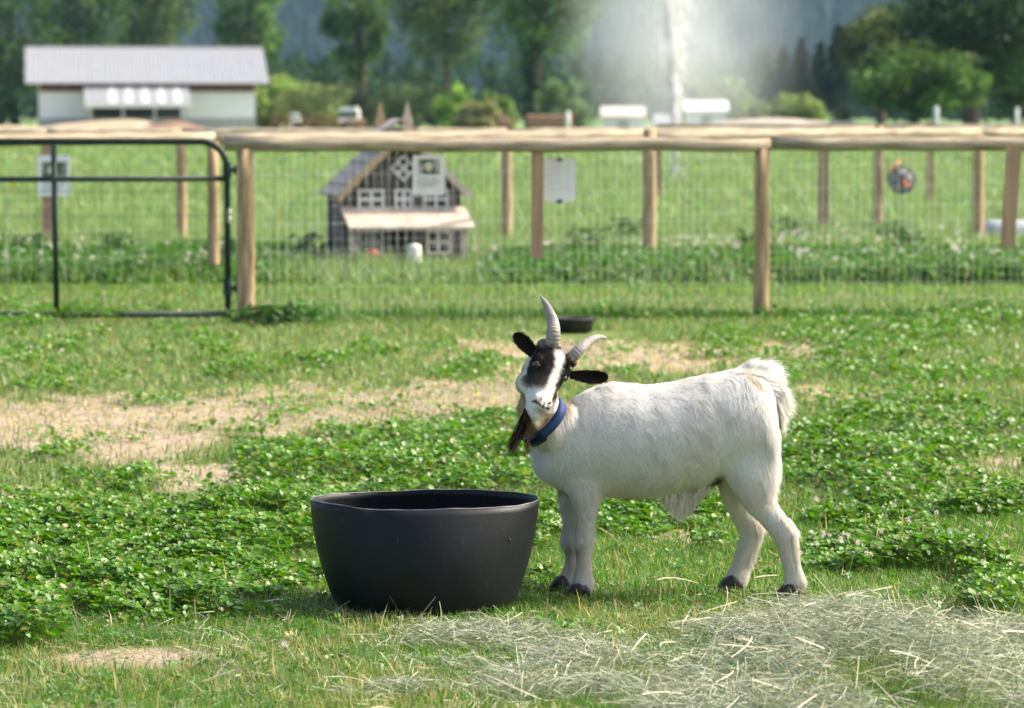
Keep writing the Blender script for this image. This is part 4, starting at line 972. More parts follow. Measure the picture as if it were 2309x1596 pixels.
def coat(p):
    n = len(p); c = np.tile(np.array([.86, .845, .815]), (n, 1)); nz = vn3(p, 55, 2)[:, None]; nz2 = vn3(p, 160, 9)
    c = c*(.96 + .06*nz)
    cx, cy_ = inv1(p)
    def mixc(col, m_):
        nonlocal c
        m_ = np.clip(m_, 0, 1)[:, None]; c = c*(1-m_) + np.array(col)*m_
    # faint grey flecks on the flank
    fl = sstep(.62, .74, vn3(p*np.array([1, 1, .8]), 44, 5))*((cx > 560) & (cx < 1150) & (cy_ > 560) & (cy_ < 960))
    mixc((.52, .49, .45), fl*.30)
    legs = sstep(1000, 1150, cy_); mixc((.70, .64, .55), legs*.55*vn3(p, 30, 14)*1.6)
    mixc((.70, .63, .53), .55*sstep(880, 1040, cy_)*(cy_ < 1070)*vn3(p, 18, 33)*1.7)
    mixc((.70, .64, .56), .22*sstep(.5, .75, vn3(p, 9, 37)))
    # sheath
    mixc((.06, .045, .035), 1.2 - np.hypot((cx-1035)/52, (cy_-950+.55*(cx-1035))/26)*1.0)
    # bare skin fold under the tail
    mixc((.62, .50, .36), 1.0 - np.hypot((cx-1225)/70, (cy_-475-.75*(cx-1225))/24))
    # knees
    for kx, ky in ((385, 1270), (340, 1260)): mixc((.42, .36, .30), .75*(1 - np.hypot((cx-kx)/30, (cy_-ky)/60)))
    h = head_uvw(p); u, v, w_ = h[:, 0]-OU, h[:, 1], h[:, 2]
    inhead = (v > -.05) & (v < .235) & (np.abs(u) < .095) & (w_ > np.interp(v, [0, .10, .15, .20, .23], [-.13, -.085, -.06, -.045, -.03])) & (w_ < .06) & (cx < 420) & (cy_ < 660)
    # fawn throat and neck
    sgn = -(cx-232)*.70 - (cy_-684)*.71
    nk = sstep(-24, -2, sgn)*(cx < 372)*(~inhead)*(cy_ > 420)
    mixc((.55, .40, .235), nk*.9*(.75+.5*nz[:, 0]))
    if inhead.any():
        jit = (nz2-.5)*.012
        white = inhead.astype(float)
        mixc((.78, .755, .72), white)
        back = inhead*sstep(-.050, -.075, w_ + jit)*sstep(.04, .07, v); mixc((.62, .52, .38), back*.75)
        # black eye patches
        blaze = .003 + .010*sstep(.05, .0, v) + .006*sstep(.10, .14, v)
        uc = u - .006
        side_ = sstep(blaze, blaze+.012, np.abs(uc)+jit)
        patch = inhead*side_*sstep(-.012, .008, v+jit)*sstep(.146, .118, v + jit - .028*(u > .012) + .25*np.maximum(0, np.abs(u)-.03))*sstep(-.052, -.034, w_ + jit + .10*np.maximum(0, v-.06)*0)
        grey = patch*np.clip(.8*(vn3(p, 40, 7)-.55) + .85*sstep(.075, .13, v), 0, 1)
        mixc((.010, .008, .007), patch*.985)
        mixc((.17, .13, .10), grey*.7)
        # salt and pepper crown between the horns
        cr = inhead*sstep(.018, -.008, v + jit)*(.80 + .5*(nz2-.5)); mixc((.11, .09, .072), cr)
        fore = inhead*sstep(.03, .0, np.abs(u))*sstep(.05, .0, v)*.25; mixc((.3, .27, .24), fore)
        # muzzle
        mz = inhead*sstep(.148, .160, v)*sstep(.024, .014, np.abs(u))*sstep(.184, .176, v)*(w_ > .005); mixc((.72, .50, .44), mz*.7)
        for s in (-1, 1):
            nd = np.hypot((u - s*.0150 + s*.55*(v-.168))/.0040, (v-.168)/.0085); mixc((.035, .02, .02), inhead*sstep(1.25, .6, nd)*(w_ > -.005))
        ph_ = inhead*(w_ > -.02)*sstep(.0045, .0015, np.abs(u))*(v > .172)*(v < .190); mixc((.05, .035, .035), ph_)
        ml = inhead*(w_ > -.045)*sstep(.0045, .0015, np.abs(v - .190 + .35*np.abs(u)))*(np.abs(u) < .027); mixc((.045, .03, .03), ml*.95)
        lip = inhead*(w_ > -.03)*sstep(.004, .010, v-.184)*sstep(.218, .204, v)*sstep(.030, .005, np.abs(u-.006)); mixc((.20, .17, .15), lip*.55)
    return c
bc = coat(co)
a = me.color_attributes.new('col', 'FLOAT_COLOR', 'POINT'); c4 = np.ones((NVt, 4), np.float32); c4[:, :3] = bc*.96; a.data.foreach_set('color', c4.ravel())
me.materials.clear(); me.materials.append(M_skin)
gbody = link('body', me, None, goat, True)
bvh = BVHTree.FromPolygons([Vector(p) for p in co], [tuple(p.vertices) for p in me.polygons])
# --- coat of hair
me.calc_loop_triangles(); nt_ = len(me.loop_triangles); lt_ = np.empty(nt_*3, np.int32); me.loop_triangles.foreach_get('vertices', lt_); lt_ = lt_.reshape(-1, 3)
A_, B_, Cc_ = co[lt_[:, 0]], co[lt_[:, 1]], co[lt_[:, 2]]
ar = np.linalg.norm(np.cross(B_-A_, Cc_-A_), axis=1)/2
NH = 270000
pick = rng.choice(nt_, NH, p=ar/ar.sum()); r1_ = np.sqrt(rng.random(NH)); r2_ = rng.random(NH)
w0, w1, w2 = (1-r1_)[:, None], (r1_*(1-r2_))[:, None], (r1_*r2_)[:, None]
hp_ = A_[pick]*w0 + B_[pick]*w1 + Cc_[pick]*w2
hn = no[lt_[pick, 0]]*w0 + no[lt_[pick, 1]]*w1 + no[lt_[pick, 2]]*w2; hn /= np.linalg.norm(hn, axis=1)[:, None]
cx, cy_ = inv1(hp_); h3 = head_uvw(hp_); hu_, hv_, hw_ = h3[:, 0]-OU, h3[:, 1], h3[:, 2]
inh = (hv_ > -.045) & (hv_ < .232) & (np.abs(hu_) < .08) & (hw_ > -.14) & (cx < 420) & (cy_ < 650)
flow = np.tile(np.array([.55, 0, -.8]), (NH, 1))
flow[cx < 330] = np.array([.25, 0, -.9])
rump = sstep(1100, 1250, cx)*(cy_ < 1000); flow = flow*(1-rump[:, None]) + np.array([.25, 0, -.95])*rump[:, None]
flow[cy_ > 1050] = np.array([.18, 0, -.97])
flow[inh] = np.array(hvv)*-.35 + np.sign(hu_[inh])[:, None]*np.array(huv)*.5 - np.array(hwv)*.3
nose = inh & (hv_ > .13); flow[nose] = np.array(hvv)*-.2 + np.sign(hu_[nose])[:, None]*np.array(huv)*.5
L = np.full(NH, .019); L[cy_ > 1060] = .014; L[(cx < 420) & (cy_ > 600) & ~inh] = .026
L[inh] = .0085; L[nose] = .0045; L[inh & (hw_ < -.06)] = .016
tailz = (cx > 1180) & (cy_ < 720) & (np.abs(hp_[:, 1]) < .075) & (hn[:, 0] + .35*hn[:, 2] > -.1)
onarch = np.full(NH, 9e9)
for (x0, y0, _), (x1_, y1_, _) in zip(TP[:-1], TP[1:]):
    dx, dy = x1_-x0, y1_-y0; t = np.clip(((cx-x0)*dx+(cy_-y0)*dy)/(dx*dx+dy*dy), 0, 1); onarch = np.minimum(onarch, np.hypot(cx-x0-t*dx, cy_-y0-t*dy))
tailz = (onarch < 44) & (np.abs(hp_[:, 1]+.005) < .035)
tw = sstep(1180, 1290, cx)
flow[tailz] = np.stack([.35 + .35*tw[tailz], np.zeros(tailz.sum()), .35 - 1.0*sstep(440, 640, cy_[tailz])], 1)
L[tailz] = (.015 + .026*tw[tailz])*rng.uniform(.6, 1.2, tailz.sum())
back_ = (cx > 1250) & (cy_ > 690) & (cy_ < 1010) & (rng.random(NH) < sstep(.15, .75, hn[:, 0])); L[back_] = .036; flow[back_] = np.array([.42, 0, -.85])
hock = (cy_ > 1120) & (cy_ < 1460) & (hn[:, 0] > .35) & (cx > 1050); L[hock] = .024; flow[hock] = np.array([.55, 0, -.75])
fet = (cy_ > 1390) & (cy_ < 1475); L[fet] = .020
swirl = np.hypot((cx-800)/80, (cy_-960)/50) < 1; swirl &= (hp_[:, 1] < 0); L[swirl] = .040; flow[swirl] = np.array([-.5, -.3, -.55])
spine = (hn[:, 2] > .6) & (cx > 450) & (cx < 1250) & (cy_ < 560); L[spine] = .024
nbald = inh & (hv_ > .155) & (hv_ < .194) & (np.abs(hu_) < .024) & (hw_ > -.002)
L = L*rng.uniform(.6, 1.3, NH); L[nbald] = .0012
lift = np.full(NH, .34); lift[inh] = .30; lift[tailz] = .85; lift[back_] = .5; lift[hock] = .45; lift[cy_ > 1060] = np.where(hock, .45, .26)[cy_ > 1060]
cl1, cl2 = vn3(hp_, 38, 41)-.5, vn3(hp_, 38, 57)-.5
L *= np.where(inh, 1, .75 + 1.0*(vn3(hp_, 24, 63)-.2))
lift = lift + np.where(inh, 0, .35*(vn3(hp_, 45, 71)-.5))
fl = flow + rng.normal(size=(NH, 3))*.12 + np.where(inh, 0, 1.0)[:, None]*np.stack([1.3*cl1, .6*cl2, .6*cl2], 1)
tang = fl - hn*np.sum(fl*hn, axis=1)[:, None]; tang /= np.linalg.norm(tang, axis=1)[:, None]+1e-9
d0 = tang + hn*lift[:, None]; d0 /= np.linalg.norm(d0, axis=1)[:, None]
wv = np.cross(d0, hn); wv /= np.linalg.norm(wv, axis=1)[:, None]+1e-9
hc = coat(hp_)*rng.uniform(.88, 1.10, NH)[:, None]
wdt = np.where(inh, .0005, .00058)
mid = hp_ + d0*(L*.5)[:, None]; tip = hp_ + d0*(L*.88)[:, None] + tang*(L*.16)[:, None] - hn*(L*.08)[:, None] + np.array([0, 0, -1])*(L*.10)[:, None]
root_ = hp_ - hn*.001
HV = np.stack([root_-wv*wdt[:, None], root_+wv*wdt[:, None], mid-wv*(wdt*.8)[:, None], mid+wv*(wdt*.8)[:, None], tip], 1).reshape(-1, 3)
tt = np.array([[0, 1, 3], [0, 3, 2], [2, 3, 4]]); HT = (tt[None] + (np.arange(NH)*5)[:, None, None]).reshape(-1, 3)
hn2 = hn + rng.normal(size=(NH, 3))*.10; hn2 /= np.linalg.norm(hn2, axis=1)[:, None]
me = tri_mesh('coat_hair', HV, HT, np.clip(np.repeat(hc, 5, axis=0), 0, .86), np.repeat(hn2, 5, axis=0))
o = link('coat_hair', me, M_fur, goat); o['kind'] = 'stuff'
# --- longer locks: beard, belly fringe
def locks(name, roots, ends, bow, width, col, cvar, n_seg=7, wob=.006, seed=1):
    r = np.random.default_rng(seed); VV, TT, CC = [], [], []; b = 0
    for (p, e, bw_, wd_, cl) in zip(roots, ends, bow, width, col):
        p, e = np.array(p), np.array(e); ax = np.cross(e-p, [0, 1, 0]); ax /= np.linalg.norm(ax)+1e-9
        ph0 = r.uniform(0, 6.28); am = r.uniform(.3, 1)*wob
        for i in range(n_seg+1):
            t = i/n_seg; q = p + (e-p)*t + np.array(bw_)*math.sin(math.pi*t) + ax*am*math.sin(ph0+5*t)*t
            ww = wd_*(1-t)**.7 + .0001
            VV += [q-ax*ww, q+ax*ww]; CC += [cl, cl]
        for i in range(n_seg): TT += [(b+2*i, b+2*i+1, b+2*i+3), (b+2*i, b+2*i+3, b+2*i+2)]
        b += 2*(n_seg+1)
    return link(name, tri_mesh(name, np.array(VV), np.array(TT), np.array(CC)), M_fur, goat)
r_ = np.random.default_rng(8); ro, en, bo, wi, cl = [], [], [], [], []
for i in range(520):
    s = r_.random(); t_ = r_.random()
    rt = loc(P2(248 + 44*s + r_.normal()*4, 1050 + 48*s + r_.normal()*10, -.17 + .03*r_.normal()*.6)); full = r_.random()
    if full < .62: ed = loc(P2(84 + 66*(s*.6+.4*t_) + r_.normal()*12, 1330 + 130*r_.random(), -.17 + .015*r_.normal()))
    else: ed = loc(P2(182 + 42*s + r_.normal()*8, 1180 + 150*r_.random(), -.17 + .015*r_.normal()))
    if i % 16 == 0: ed = loc(P2(250 + 40*r_.random(), 1440 + 30*r_.random(), -.17))
    ro.append(rt); en.append(ed); bo.append((.003*r_.normal()+.004, 0, -.004)); wi.append(.0006); q = r_.random()
    cl.append(np.array([.014, .010, .008])*(1+q) if i % 6 else np.array([.20, .13, .08]))
o = locks('beard', ro, en, bo, wi, cl, 0, 9, .004, seed=3); o['label'] = 'long thin black and brown beard'
ro, en, bo, wi, cl = [], [], [], [], []
for i in range(1500):
    s = r_.random(); x = 800 + 225*s; yb = 1035 - 45*s + r_.normal()*6; yy = r_.normal()*.022
    peak = math.exp(-((s-.42)/.33)**2)
    ro.append(loc(P1(x, yb-12, yy))); en.append(loc(P1(x - 12 + 26*(.45-s) + r_.normal()*12, yb + 18 + 112*peak*r_.uniform(.5, 1.15), yy + r_.normal()*.006)))
    bo.append((.003*r_.normal(), 0, .002)); wi.append(.0013); cl.append(np.array([.74, .69, .60])*r_.uniform(.85, 1.08))
locks('belly_fringe', ro, en, bo, wi, cl, 0, seed=4)
# --- horns
M_horn = mat('horn', (.27, .245, .225), .6, .22, 18, .3, 90)
def horn(pts, nm='horn'):
    ctrl = [(Vector(loc(P2(x, y, dy))), r0*K2/2) for x, y, dy, r0 in pts]; P = []; Rr = []
    N = 260
    for i in range(N+1):
        t = i/N*(len(ctrl)-1); j = min(int(t), len(ctrl)-2); f = t-j
        p0, p1, p2, p3 = ctrl[max(j-1, 0)], ctrl[j], ctrl[j+1], ctrl[min(j+2, len(ctrl)-1)]
        def cr(a, b, c, d): return b + (c-a)*(.5*f) + (a*2-b*5+c*4-d)*(.5*f*f) + (b*3-a-c*3+d)*(.5*f**3)
        P.append(cr(p0[0], p1[0], p2[0], p3[0])); rr = cr(p0[1], p1[1], p2[1], p3[1])
        s = i/N; rg = (abs(math.sin(s*math.pi*27 + .6*math.sin(s*14)))**.6 - .5)*.085*(1-s)**.4*(s < .82)
        Rr.append(max(.0008, rr*(1+rg)))
    return MB().tube(P, Rr, 20, side=(.3, .95, 0), rad2=[q*.85 for q in Rr]).build(nm, M_horn, goat, True)
horn([(480, 560, -.105, 110), (485, 505, -.128, 124), (497, 400, -.135, 122), (493, 300, -.115, 104), (460, 200, -.090, 76), (420, 120, -.070, 46), (382, 68, -.058, 7)])
horn([(612, 655, -.100, 96), (650, 612, -.122, 106), (720, 540, -.120, 98), (790, 475, -.098, 82), (860, 436, -.078, 62), (920, 427, -.062, 38), (967, 436, -.052, 7)])
# hair growing up round the horn roots
ro, en, bo, wi, cl = [], [], [], [], []
for (hx_, hy_, tx, ty, wx) in ((485, 520, .05, -1, 66), (640, 625, .72, -.7, 60)):
    for i in range(260):
        a_ = r_.uniform(-1, 1); nx_, ny_ = -ty, tx
        bx_, by_ = hx_ + nx_*a_*wx - tx*18, hy_ + ny_*a_*wx - ty*18
        ln_ = r_.uniform(22, 58)*(1-.25*abs(a_)); dd = -.150 + .02*abs(a_)
        ro.append(loc(P2(bx_ + r_.normal()*5, by_ + r_.normal()*7, dd + .012))); en.append(loc(P2(bx_ + tx*ln_ + nx_*a_*10 + r_.normal()*7, by_ + ty*ln_ + r_.normal()*6, dd - .006)))
        bo.append((0, -.003, 0)); wi.append(.0008); cl.append(np.array([.13, .105, .085])*r_.uniform(.3, 1.8) if r_.random() < .8 else np.array([.55, .5, .44]))
o = locks('forelock', ro, en, bo, wi, cl, 0, 4, .001, 12)
# --- ears
M_ear = mat('black_ear', (.010, .008, .007), .9, .3, 30, spec=.1)
def ear(base, tip, wmax, dyb, dyt, cup, nrm):
    a, b = np.array(loc(P2(*base, dyb))), np.array(loc(P2(*tip, dyt))); ax = b-a; Ln = np.linalg.norm(ax); ax /= Ln
    sdv = np.cross(ax, [0, 1, 0]); sdv /= np.linalg.norm(sdv); nv = np.cross(sdv, ax); nv *= -np.sign(nv[1]) if nv[1] else 1
    prof = [(0, .55), (.10, .62), (.25, .78), (.42, .93), (.6, 1.0), (.76, .90), (.88, .74), (.95, .55), (1.0, .22)]; ns = 9; VV = []
    for layer in (0, 1):
        for t, wv_ in prof:
            for k in range(ns):
                q = -1 + 2*k/(ns-1); edge = 1-abs(q)
                p = a + ax*Ln*t + sdv*(q*wv_*wmax/2) + nv*(cup*(q*q-.55)*wv_) + nv*(.0035*edge**.4*(1 if layer else -1)) + sdv*(-.05*wmax*math.sin(math.pi*t))
                VV.append(p)
    m_ = len(prof); FF = []
    for i in range(m_-1):
        for k in range(ns-1):
            q0 = i*ns+k; FF.append((q0, q0+1, q0+ns+1, q0+ns)); FF.append(tuple(x+m_*ns for x in (q0+ns, q0+ns+1, q0+1, q0)))
    for k in range(ns-1): FF.append(((m_-1)*ns+k, (m_-1)*ns+k+1, (2*m_-1)*ns+k+1, (2*m_-1)*ns+k)); FF.append((k+1, k, m_*ns+k, m_*ns+k+1))
    for i in range(m_-1):
        for k in (0, ns-1): FF.append((i*ns+k, (i+1)*ns+k, (m_+i+1)*ns+k, (m_+i)*ns+k))
    o = MB().add(VV, FF).build('ear', M_ear, goat, True)
    # pale hair along the ear edge
    r = np.random.default_rng(int(base[0])); ro, en, bo, wi, cl = [], [], [], [], []
    for i in range(170):
        t = r.random()*.96; wv_ = np.interp(t, [x for x, _ in prof], [x for _, x in prof]); s = r.choice([-1, 1]); p = a + ax*Ln*t + sdv*(s*wv_*wmax/2*.98) + nv*(cup*.45*wv_) + sdv*(-.05*wmax*math.sin(math.pi*t))
        ro.append(p); en.append(p + sdv*s*.003*r.uniform(.5, 1.3) + ax*.006 + r.normal(size=3)*.0015); bo.append((0, 0, 0)); wi.append(.0005); cl.append(np.array([.10, .075, .055])*r.uniform(.3, 1.4))
    e = locks('ear_hair', ro, en, bo, wi, cl, 0, 3, 0, 5); e['kind'] = 'stuff'; e.parent = o
ear((365, 605), (156, 396), 122*K2, -.125, -.115, .014, 1)
ear((640, 752), (974, 776), 116*K2, -.120, -.105, .012, 1)
# --- eyes
M_eye = mat('eye_amber', (.05, .036, .022), .08, .3, 60, spec=.8); M_pup = mat('pupil', (.004, .004, .004), .1, spec=.8)
for s, uu in ((-1, -.0462), (1, .0410)):
    c = hd(OU+uu, .066, -.006); dirv = (Vector(huv)*s*.75 + Vector(hwv)*.7).normalized()
    V = []; nn = 14
    up = Vector(hvv); sd_ = dirv.cross(up).normalized()
    for i in range(9):
        th = math.pi*i/8
        for k in range(nn):
            q = 2*math.pi*k/nn; V.append(Vector(c) + dirv*(.0115*math.cos(th)) + up*(.0105*max(.02, math.sin(th))*math.cos(q)) + sd_*(.0125*max(.02, math.sin(th))*math.sin(q)))
    F = [(i*nn+k, (i+1)*nn+k, (i+1)*nn+(k+1) % nn, i*nn+(k+1) % nn) for i in range(8) for k in range(nn)]
    e = MB().add(V, F).build('eye', M_eye, goat, True)
    mb = MB(); pc = Vector(c) + dirv*.0113; mb.add([pc + sd_*a_ + up*b_ + dirv*(.0006 - 6*(a_*a_+b_*b_)) for a_, b_ in ((-.006, -.0018), (.006, -.0018), (.006, .0018), (-.006, .0018))], [(0, 1, 2, 3)]).build('pupil', M_pup, e)
    mb = MB(); P = []
    for i in range(9):
        q = math.pi*(.05+.9*i/8); P.append(Vector(c) + dirv*.0070 - up*(.0098*math.sin(q)) + sd_*(.0135*math.cos(q)))
    mb.tube(P, .0022, 8).build('eyelid', M_ear, e, True)
# --- hooves: two claws each
M_hoof = mat('black_hoof', (.022, .018, .016), .5, .3, 40)
def hoof(x, y_, dy, ln, back, name='hoof', flip=-1, m=None):
    c = loc(P1(x, y_, dy)); c[2] = 0; ln *= 1.2; back *= 1.1
    root = None
    for s in (-1, 1):
        mb = MB(); V = []
        sec_ = [(back, .0, .020, .013), (back*.55, .0, .034, .0145), (0, .0, .040, .0145), (-ln*.5, .0, .030, .0125), (-ln*.85, 0, .016, .009), (-ln, 0, .007, .004)]
        n = 10
        for xx, zb3, h_, wd_ in sec_:
            for i in range(n):
                q = 2*math.pi*i/n; V.append((c[0]+xx, c[1]+s*.0145+wd_*math.cos(q)*1.05, .001 + h_*.62*(1+math.sin(q))))
        F = [(j*n+i, (j+1)*n+i, (j+1)*n+(i+1) % n, j*n+(i+1) % n) for j in range(len(sec_)-1) for i in range(n)] + [tuple(range(n)), tuple(range(len(sec_)*n-1, (len(sec_)-1)*n-1, -1))]
        if root is None: root = mb.add(V, F).build(name, m or M_hoof, goat, True)
        else: mb.add(V, F).build('claw', m or M_hoof, root, True)
hoof(1402, 1500, NEAR, .036, .026); hoof(1122, 1480, FAR, .034, .026); hoof(398, 1500, -.055, .036, .026); hoof(312, 1480, .055, .030, .026)
# --- collar: a band that follows the neck
ctr = Vector(loc(P1(222, 672, -.076))); axn = Vector((-.67, -.38, .64)).normalized()
e1 = axn.cross(Vector((0, 1, 0))).normalized(); e2 = axn.cross(e1).normalized()
NC = 72; rad = []
for i in range(NC):
    q = 2*math.pi*i/NC; d = e1*math.cos(q) + e2*math.sin(q); rs = []
    for off in (-.008, .008):
        h = bvh.ray_cast(ctr + axn*off, d, .2)
        rs.append((h[0]-ctr).length if h[0] is not None else .085)
    rad.append(min(max(rs), .084))
for _ in range(6): rad = [(rad[i-1] + 2*rad[i] + rad[(i+1) % NC])/4 for i in range(NC)]
def band(off_in, off_out, half, q0=0, q1=NC, name='collar', m=None, parent=None):
    V = []; idx = list(range(q0, q1 + (0 if q1-q0 == NC else 1)))
    for i in idx:
        q = 2*math.pi*i/NC; d = e1*math.cos(q) + e2*math.sin(q); r0 = rad[i % NC]
        for ro_, ax_ in ((off_in, -half), (off_out, -half*.92), (off_out+.0012, 0), (off_out, half*.92), (off_in, half)): V.append(ctr + d*(r0+ro_) + axn*ax_)
    n = len(idx); cl_ = (q1-q0 == NC); F = []
    for i in range(n if cl_ else n-1):
        for k in range(5): F.append((i*5+k, i*5+(k+1) % 5, ((i+1) % n)*5+(k+1) % 5, ((i+1) % n)*5+k))
    if not cl_: F += [tuple(range(5)), tuple(range(n*5-1, n*5-6, -1))]
    return MB().add(V, F).build(name, m, parent, True)
M_blue = mat('blue_webbing', (.013, .042, .16), .6, .2, 60, .4, 300)
col_ = band(.002, .0105, .0135, m=M_blue, parent=goat); col_['label'] = 'blue webbing collar with a dark plastic buckle'
# buckle at the low front
best = min(range(NC), key=lambda i: ((ctr + (e1*math.cos(2*math.pi*i/NC)+e2*math.sin(2*math.pi*i/NC))*rad[i])-Vector(loc(P1(178, 785, -.15)))).length)
band(.006, .019, .0165, best-4, best+4, 'buckle', mat('navy_buckle', (.012, .016, .035), .3, .1, 30), col_)
band(.006, .016, .0150, best-8, best-5, 'slider', mat('navy_buckle'), col_)
SG = 1 if (ctr + (e1*math.cos(2*math.pi*(best+9)/NC)+e2*math.sin(2*math.pi*(best+9)/NC))*.08).x < (ctr + (e1*math.cos(2*math.pi*(best-9)/NC)+e2*math.sin(2*math.pi*(best-9)/NC))*.08).x else -1
q = 2*math.pi*(best+5*SG)/NC; dr_ = ctr + (e1*math.cos(q)+e2*math.sin(q))*(rad[(best+5*SG) % NC]+.014) - axn*.012
mb = MB(); rg = [Vector(dr_) + Vector((.011*math.cos(t), 0, -.010+.011*math.sin(t))) for t in np.linspace(0, 2*math.pi, 19)]; mb.tube(rg, .0013, 6, side=(0, 1, 0)).build('tag_ring', mat('bright_steel'), col_, True)
# ---------------------------------------------------------------- plants on the ground
TANH = 1154/FPX
def sample(y0, y1, dens, m=1.22):
    """points spread evenly over the strip between two distances"""
    A = TANH*m*(y1*y1 - y0*y0); n = int(A*dens); y = np.sqrt(rng.uniform(y0*y0, y1*y1, n)); x = rng.uniform(-1, 1, n)*TANH*m*y
    return x, y
tub_c, goat_feet = (tb[0], tb[1]), None
def clear_tub(x, y): return (np.hypot(x-tb[0], y-tb[1]) > Rb*.98) & ~((np.abs(x-pp[0]) < .34) & (y > pp[1]-.9) & (y < pp[1]+.12))
# leaf templates: round scalloped mallow leaf, three-part clover leaf
def round_leaf(nr):
    V = [(0, 0, -.10)]; 
    for i in range(nr):
        q = 2*math.pi*(i+.5)/nr + .0; r = .5*(1 + .07*math.cos(5*q)); V.append((r*math.cos(q), r*math.sin(q), .05*math.cos(3*q) + .06))
    return np.array(V), np.array([(0, 1+i, 1+i+1) for i in range(nr-1)])
def clover_leaf():
    V, T = [], []
    for k in range(3):
        q = 2*math.pi*k/3; cq, sq = math.cos(q), math.sin(q); b = len(V)
        for a, w_, z in ((.02, 0, 0), (.30, -.22, .05), (.30, .22, .05), (.50, -.13, .03), (.50, .13, .03), (.32, 0, -.02)): V.append((a*cq-w_*sq, a*sq+w_*cq, z))
        T += [(b, b+1, b+5), (b, b+5, b+2), (b+1, b+3, b+5), (b+5, b+4, b+2), (b+3, b+4, b+5)]
    return np.array(V), np.array(T)
STEM = (np.array([[-.5, 0, 0], [.5, 0, 0], [0, 0, 1]]), np.array([[0, 1, 2]]))
def blade(b):   # upright blade unit height, unit width, bent by b
    z1, z2 = .5, .85
    return np.array([[-.5, 0, 0], [.5, 0, 0], [-.4, b*.22, z1], [.4, b*.22, z1], [0, b, 1-.35*b]], float), np.array([[0, 1, 3], [0, 3, 2], [2, 3, 4]])
def greens(n, base, var=.3, yel=.25):
    c = np.array(base)*rng.uniform(1-var, 1+var, n)[:, None]; c[:, 0] *= rng.uniform(1-yel, 1+yel*1.6, n); return c
def hgt(x, y): return .020 + .085*sstep(.28, .75, fbm(x*2.4, y*2.4, 51))
def make_leaves(x, y, size, tmpl, base, hs=1.0, stems=True, tilt=.75):
    n = len(x); h = hgt(x, y)*(1 - .75*rng.random(n)**2.2)*hs*(.25 + .75*clov_f(x, y)**.7); sz = size*rng.uniform(.6, 1.35, n)
    M = rotmats(rng.uniform(0, 6.28, n), np.abs(rng.normal(size=n))*tilt*.6 + .1, rng.normal(size=n)*1.3 - .2, sz)
    pos = np.stack([x, y, h], 1); col = greens(n, base); yl = rng.random(n); col[yl < .05] = np.array([.22, .22, .04])*rng.uniform(.7, 1.2, (yl < .05).sum())[:, None]; col[yl > .95] *= .5
    out = [instance_arrays(*tmpl, pos, M, col)]
    if stems:
        Ms = rotmats(rng.uniform(0, 6.28, n), rng.uniform(0, .35, n), rng.uniform(0, 6.28, n), np.stack([np.full(n, .0016), np.full(n, .0016), h*1.02], 1))
        p0 = pos - np.einsum('nij,j->ni', Ms, np.array([0, 0, 1.])); p0[:, 2] = 0
        out.append(instance_arrays(*STEM, p0, Ms, col*.8))
    return out
CG = (.085, .205, .009)
parts = []
for (y0, y1, dens, size, tm, st) in [(7.2, 11.5, 6000, .0225, round_leaf(8), True), (11.5, 16, 2900, .028, round_leaf(6), False), (16, 24, 1300, .036, round_leaf(5), False)]:
    x, y = sample(y0, y1, dens); p = clov_f(x, y)*(1-.8*hay_f(x, y)); k = (rng.random(len(x)) < p) & clear_tub(x, y); x, y = x[k], y[k]
    parts += make_leaves(x, y, size, tm, CG, 1, st)
x, y = sample(7.2, 11.5, 1500); p = np.clip(clov_f(x, y) + .10 + .35*(fbm(x*6, y*6, 45) > .56), 0, 1)*(1-.85*hay_f(x, y))*(1-.8*dirt_f(x, y)); k = (rng.random(len(x)) < p) & clear_tub(x, y)
parts += make_leaves(x[k], y[k], .028, clover_leaf(), (.065, .175, .012), .85, True)
V, T, c = cat(parts)
clover = tag(link('clover', tri_mesh('clover', V, T, c), M_leaf), 'lush green clover and mallow leaves growing in clumps over the paddock', 'clover', kind='stuff')
# short turf
parts = []
for (y0, y1, dens, h0, wd, base) in [(7.2, 9.2, 15000, .030, .0022, (.085, .21, .022)), (9.2, 11.5, 10500, .032, .0026, (.085, .21, .022)), (11.5, 16, 3400, .042, .005, (.12, .225, .06)), (16, 24.5, 1700, .05, .008, (.15, .25, .085))]:
    for b in (.15, .45, .8):
        x, y = sample(y0, y1, dens/3); d = dirt_f(x, y); pn = fbm(x*4, y*4, 61)
        p = (1-.90*d)*(1-.55*clov_f(x, y))*(1-.6*hay_f(x, y))*(.45+.9*pn)*(1-.75*((y > GY-1.1) & (y < GY+.4) & (x < gr))); k = (rng.random(len(x)) < p) & clear_tub(x, y); x, y = x[k], y[k]; n = len(x)
        h = h0*rng.uniform(.4, 1.5, n); w_ = wd*rng.uniform(.6, 1.3, n)
        M = rotmats(rng.uniform(0, 6.28, n), np.abs(rng.normal(size=n))*.35, rng.uniform(0, 6.28, n), np.stack([w_, h, h], 1))
        col = greens(n, base, .35, .3); dry = rng.random(n) < (.10 + .28*(y < 9.2)*(fbm(x*3, y*3, 71) > .5)); col[dry] = np.array([.46, .38, .20])*rng.uniform(.7, 1.2, dry.sum())[:, None]
        parts.append(instance_arrays(*blade(b), np.stack([x, y, np.full(n, -.006)], 1), M, col))
# dry stubs standing up
x, y = sample(7.2, 11, 14); n = len(x); k = clear_tub(x, y); x, y = x[k], y[k]; n = len(x)
M = rotmats(rng.uniform(0, 6.28, n), rng.uniform(0, .5, n), rng.uniform(0, 6.28, n), np.stack([np.full(n, .004), np.full(n, .05), rng.uniform(.04, .11, n)], 1))
parts.append(instance_arrays(*blade(.2), np.stack([x, y, np.zeros(n)], 1), M, np.array([.56, .45, .25])*rng.uniform(.8, 1.15, n)[:, None]))
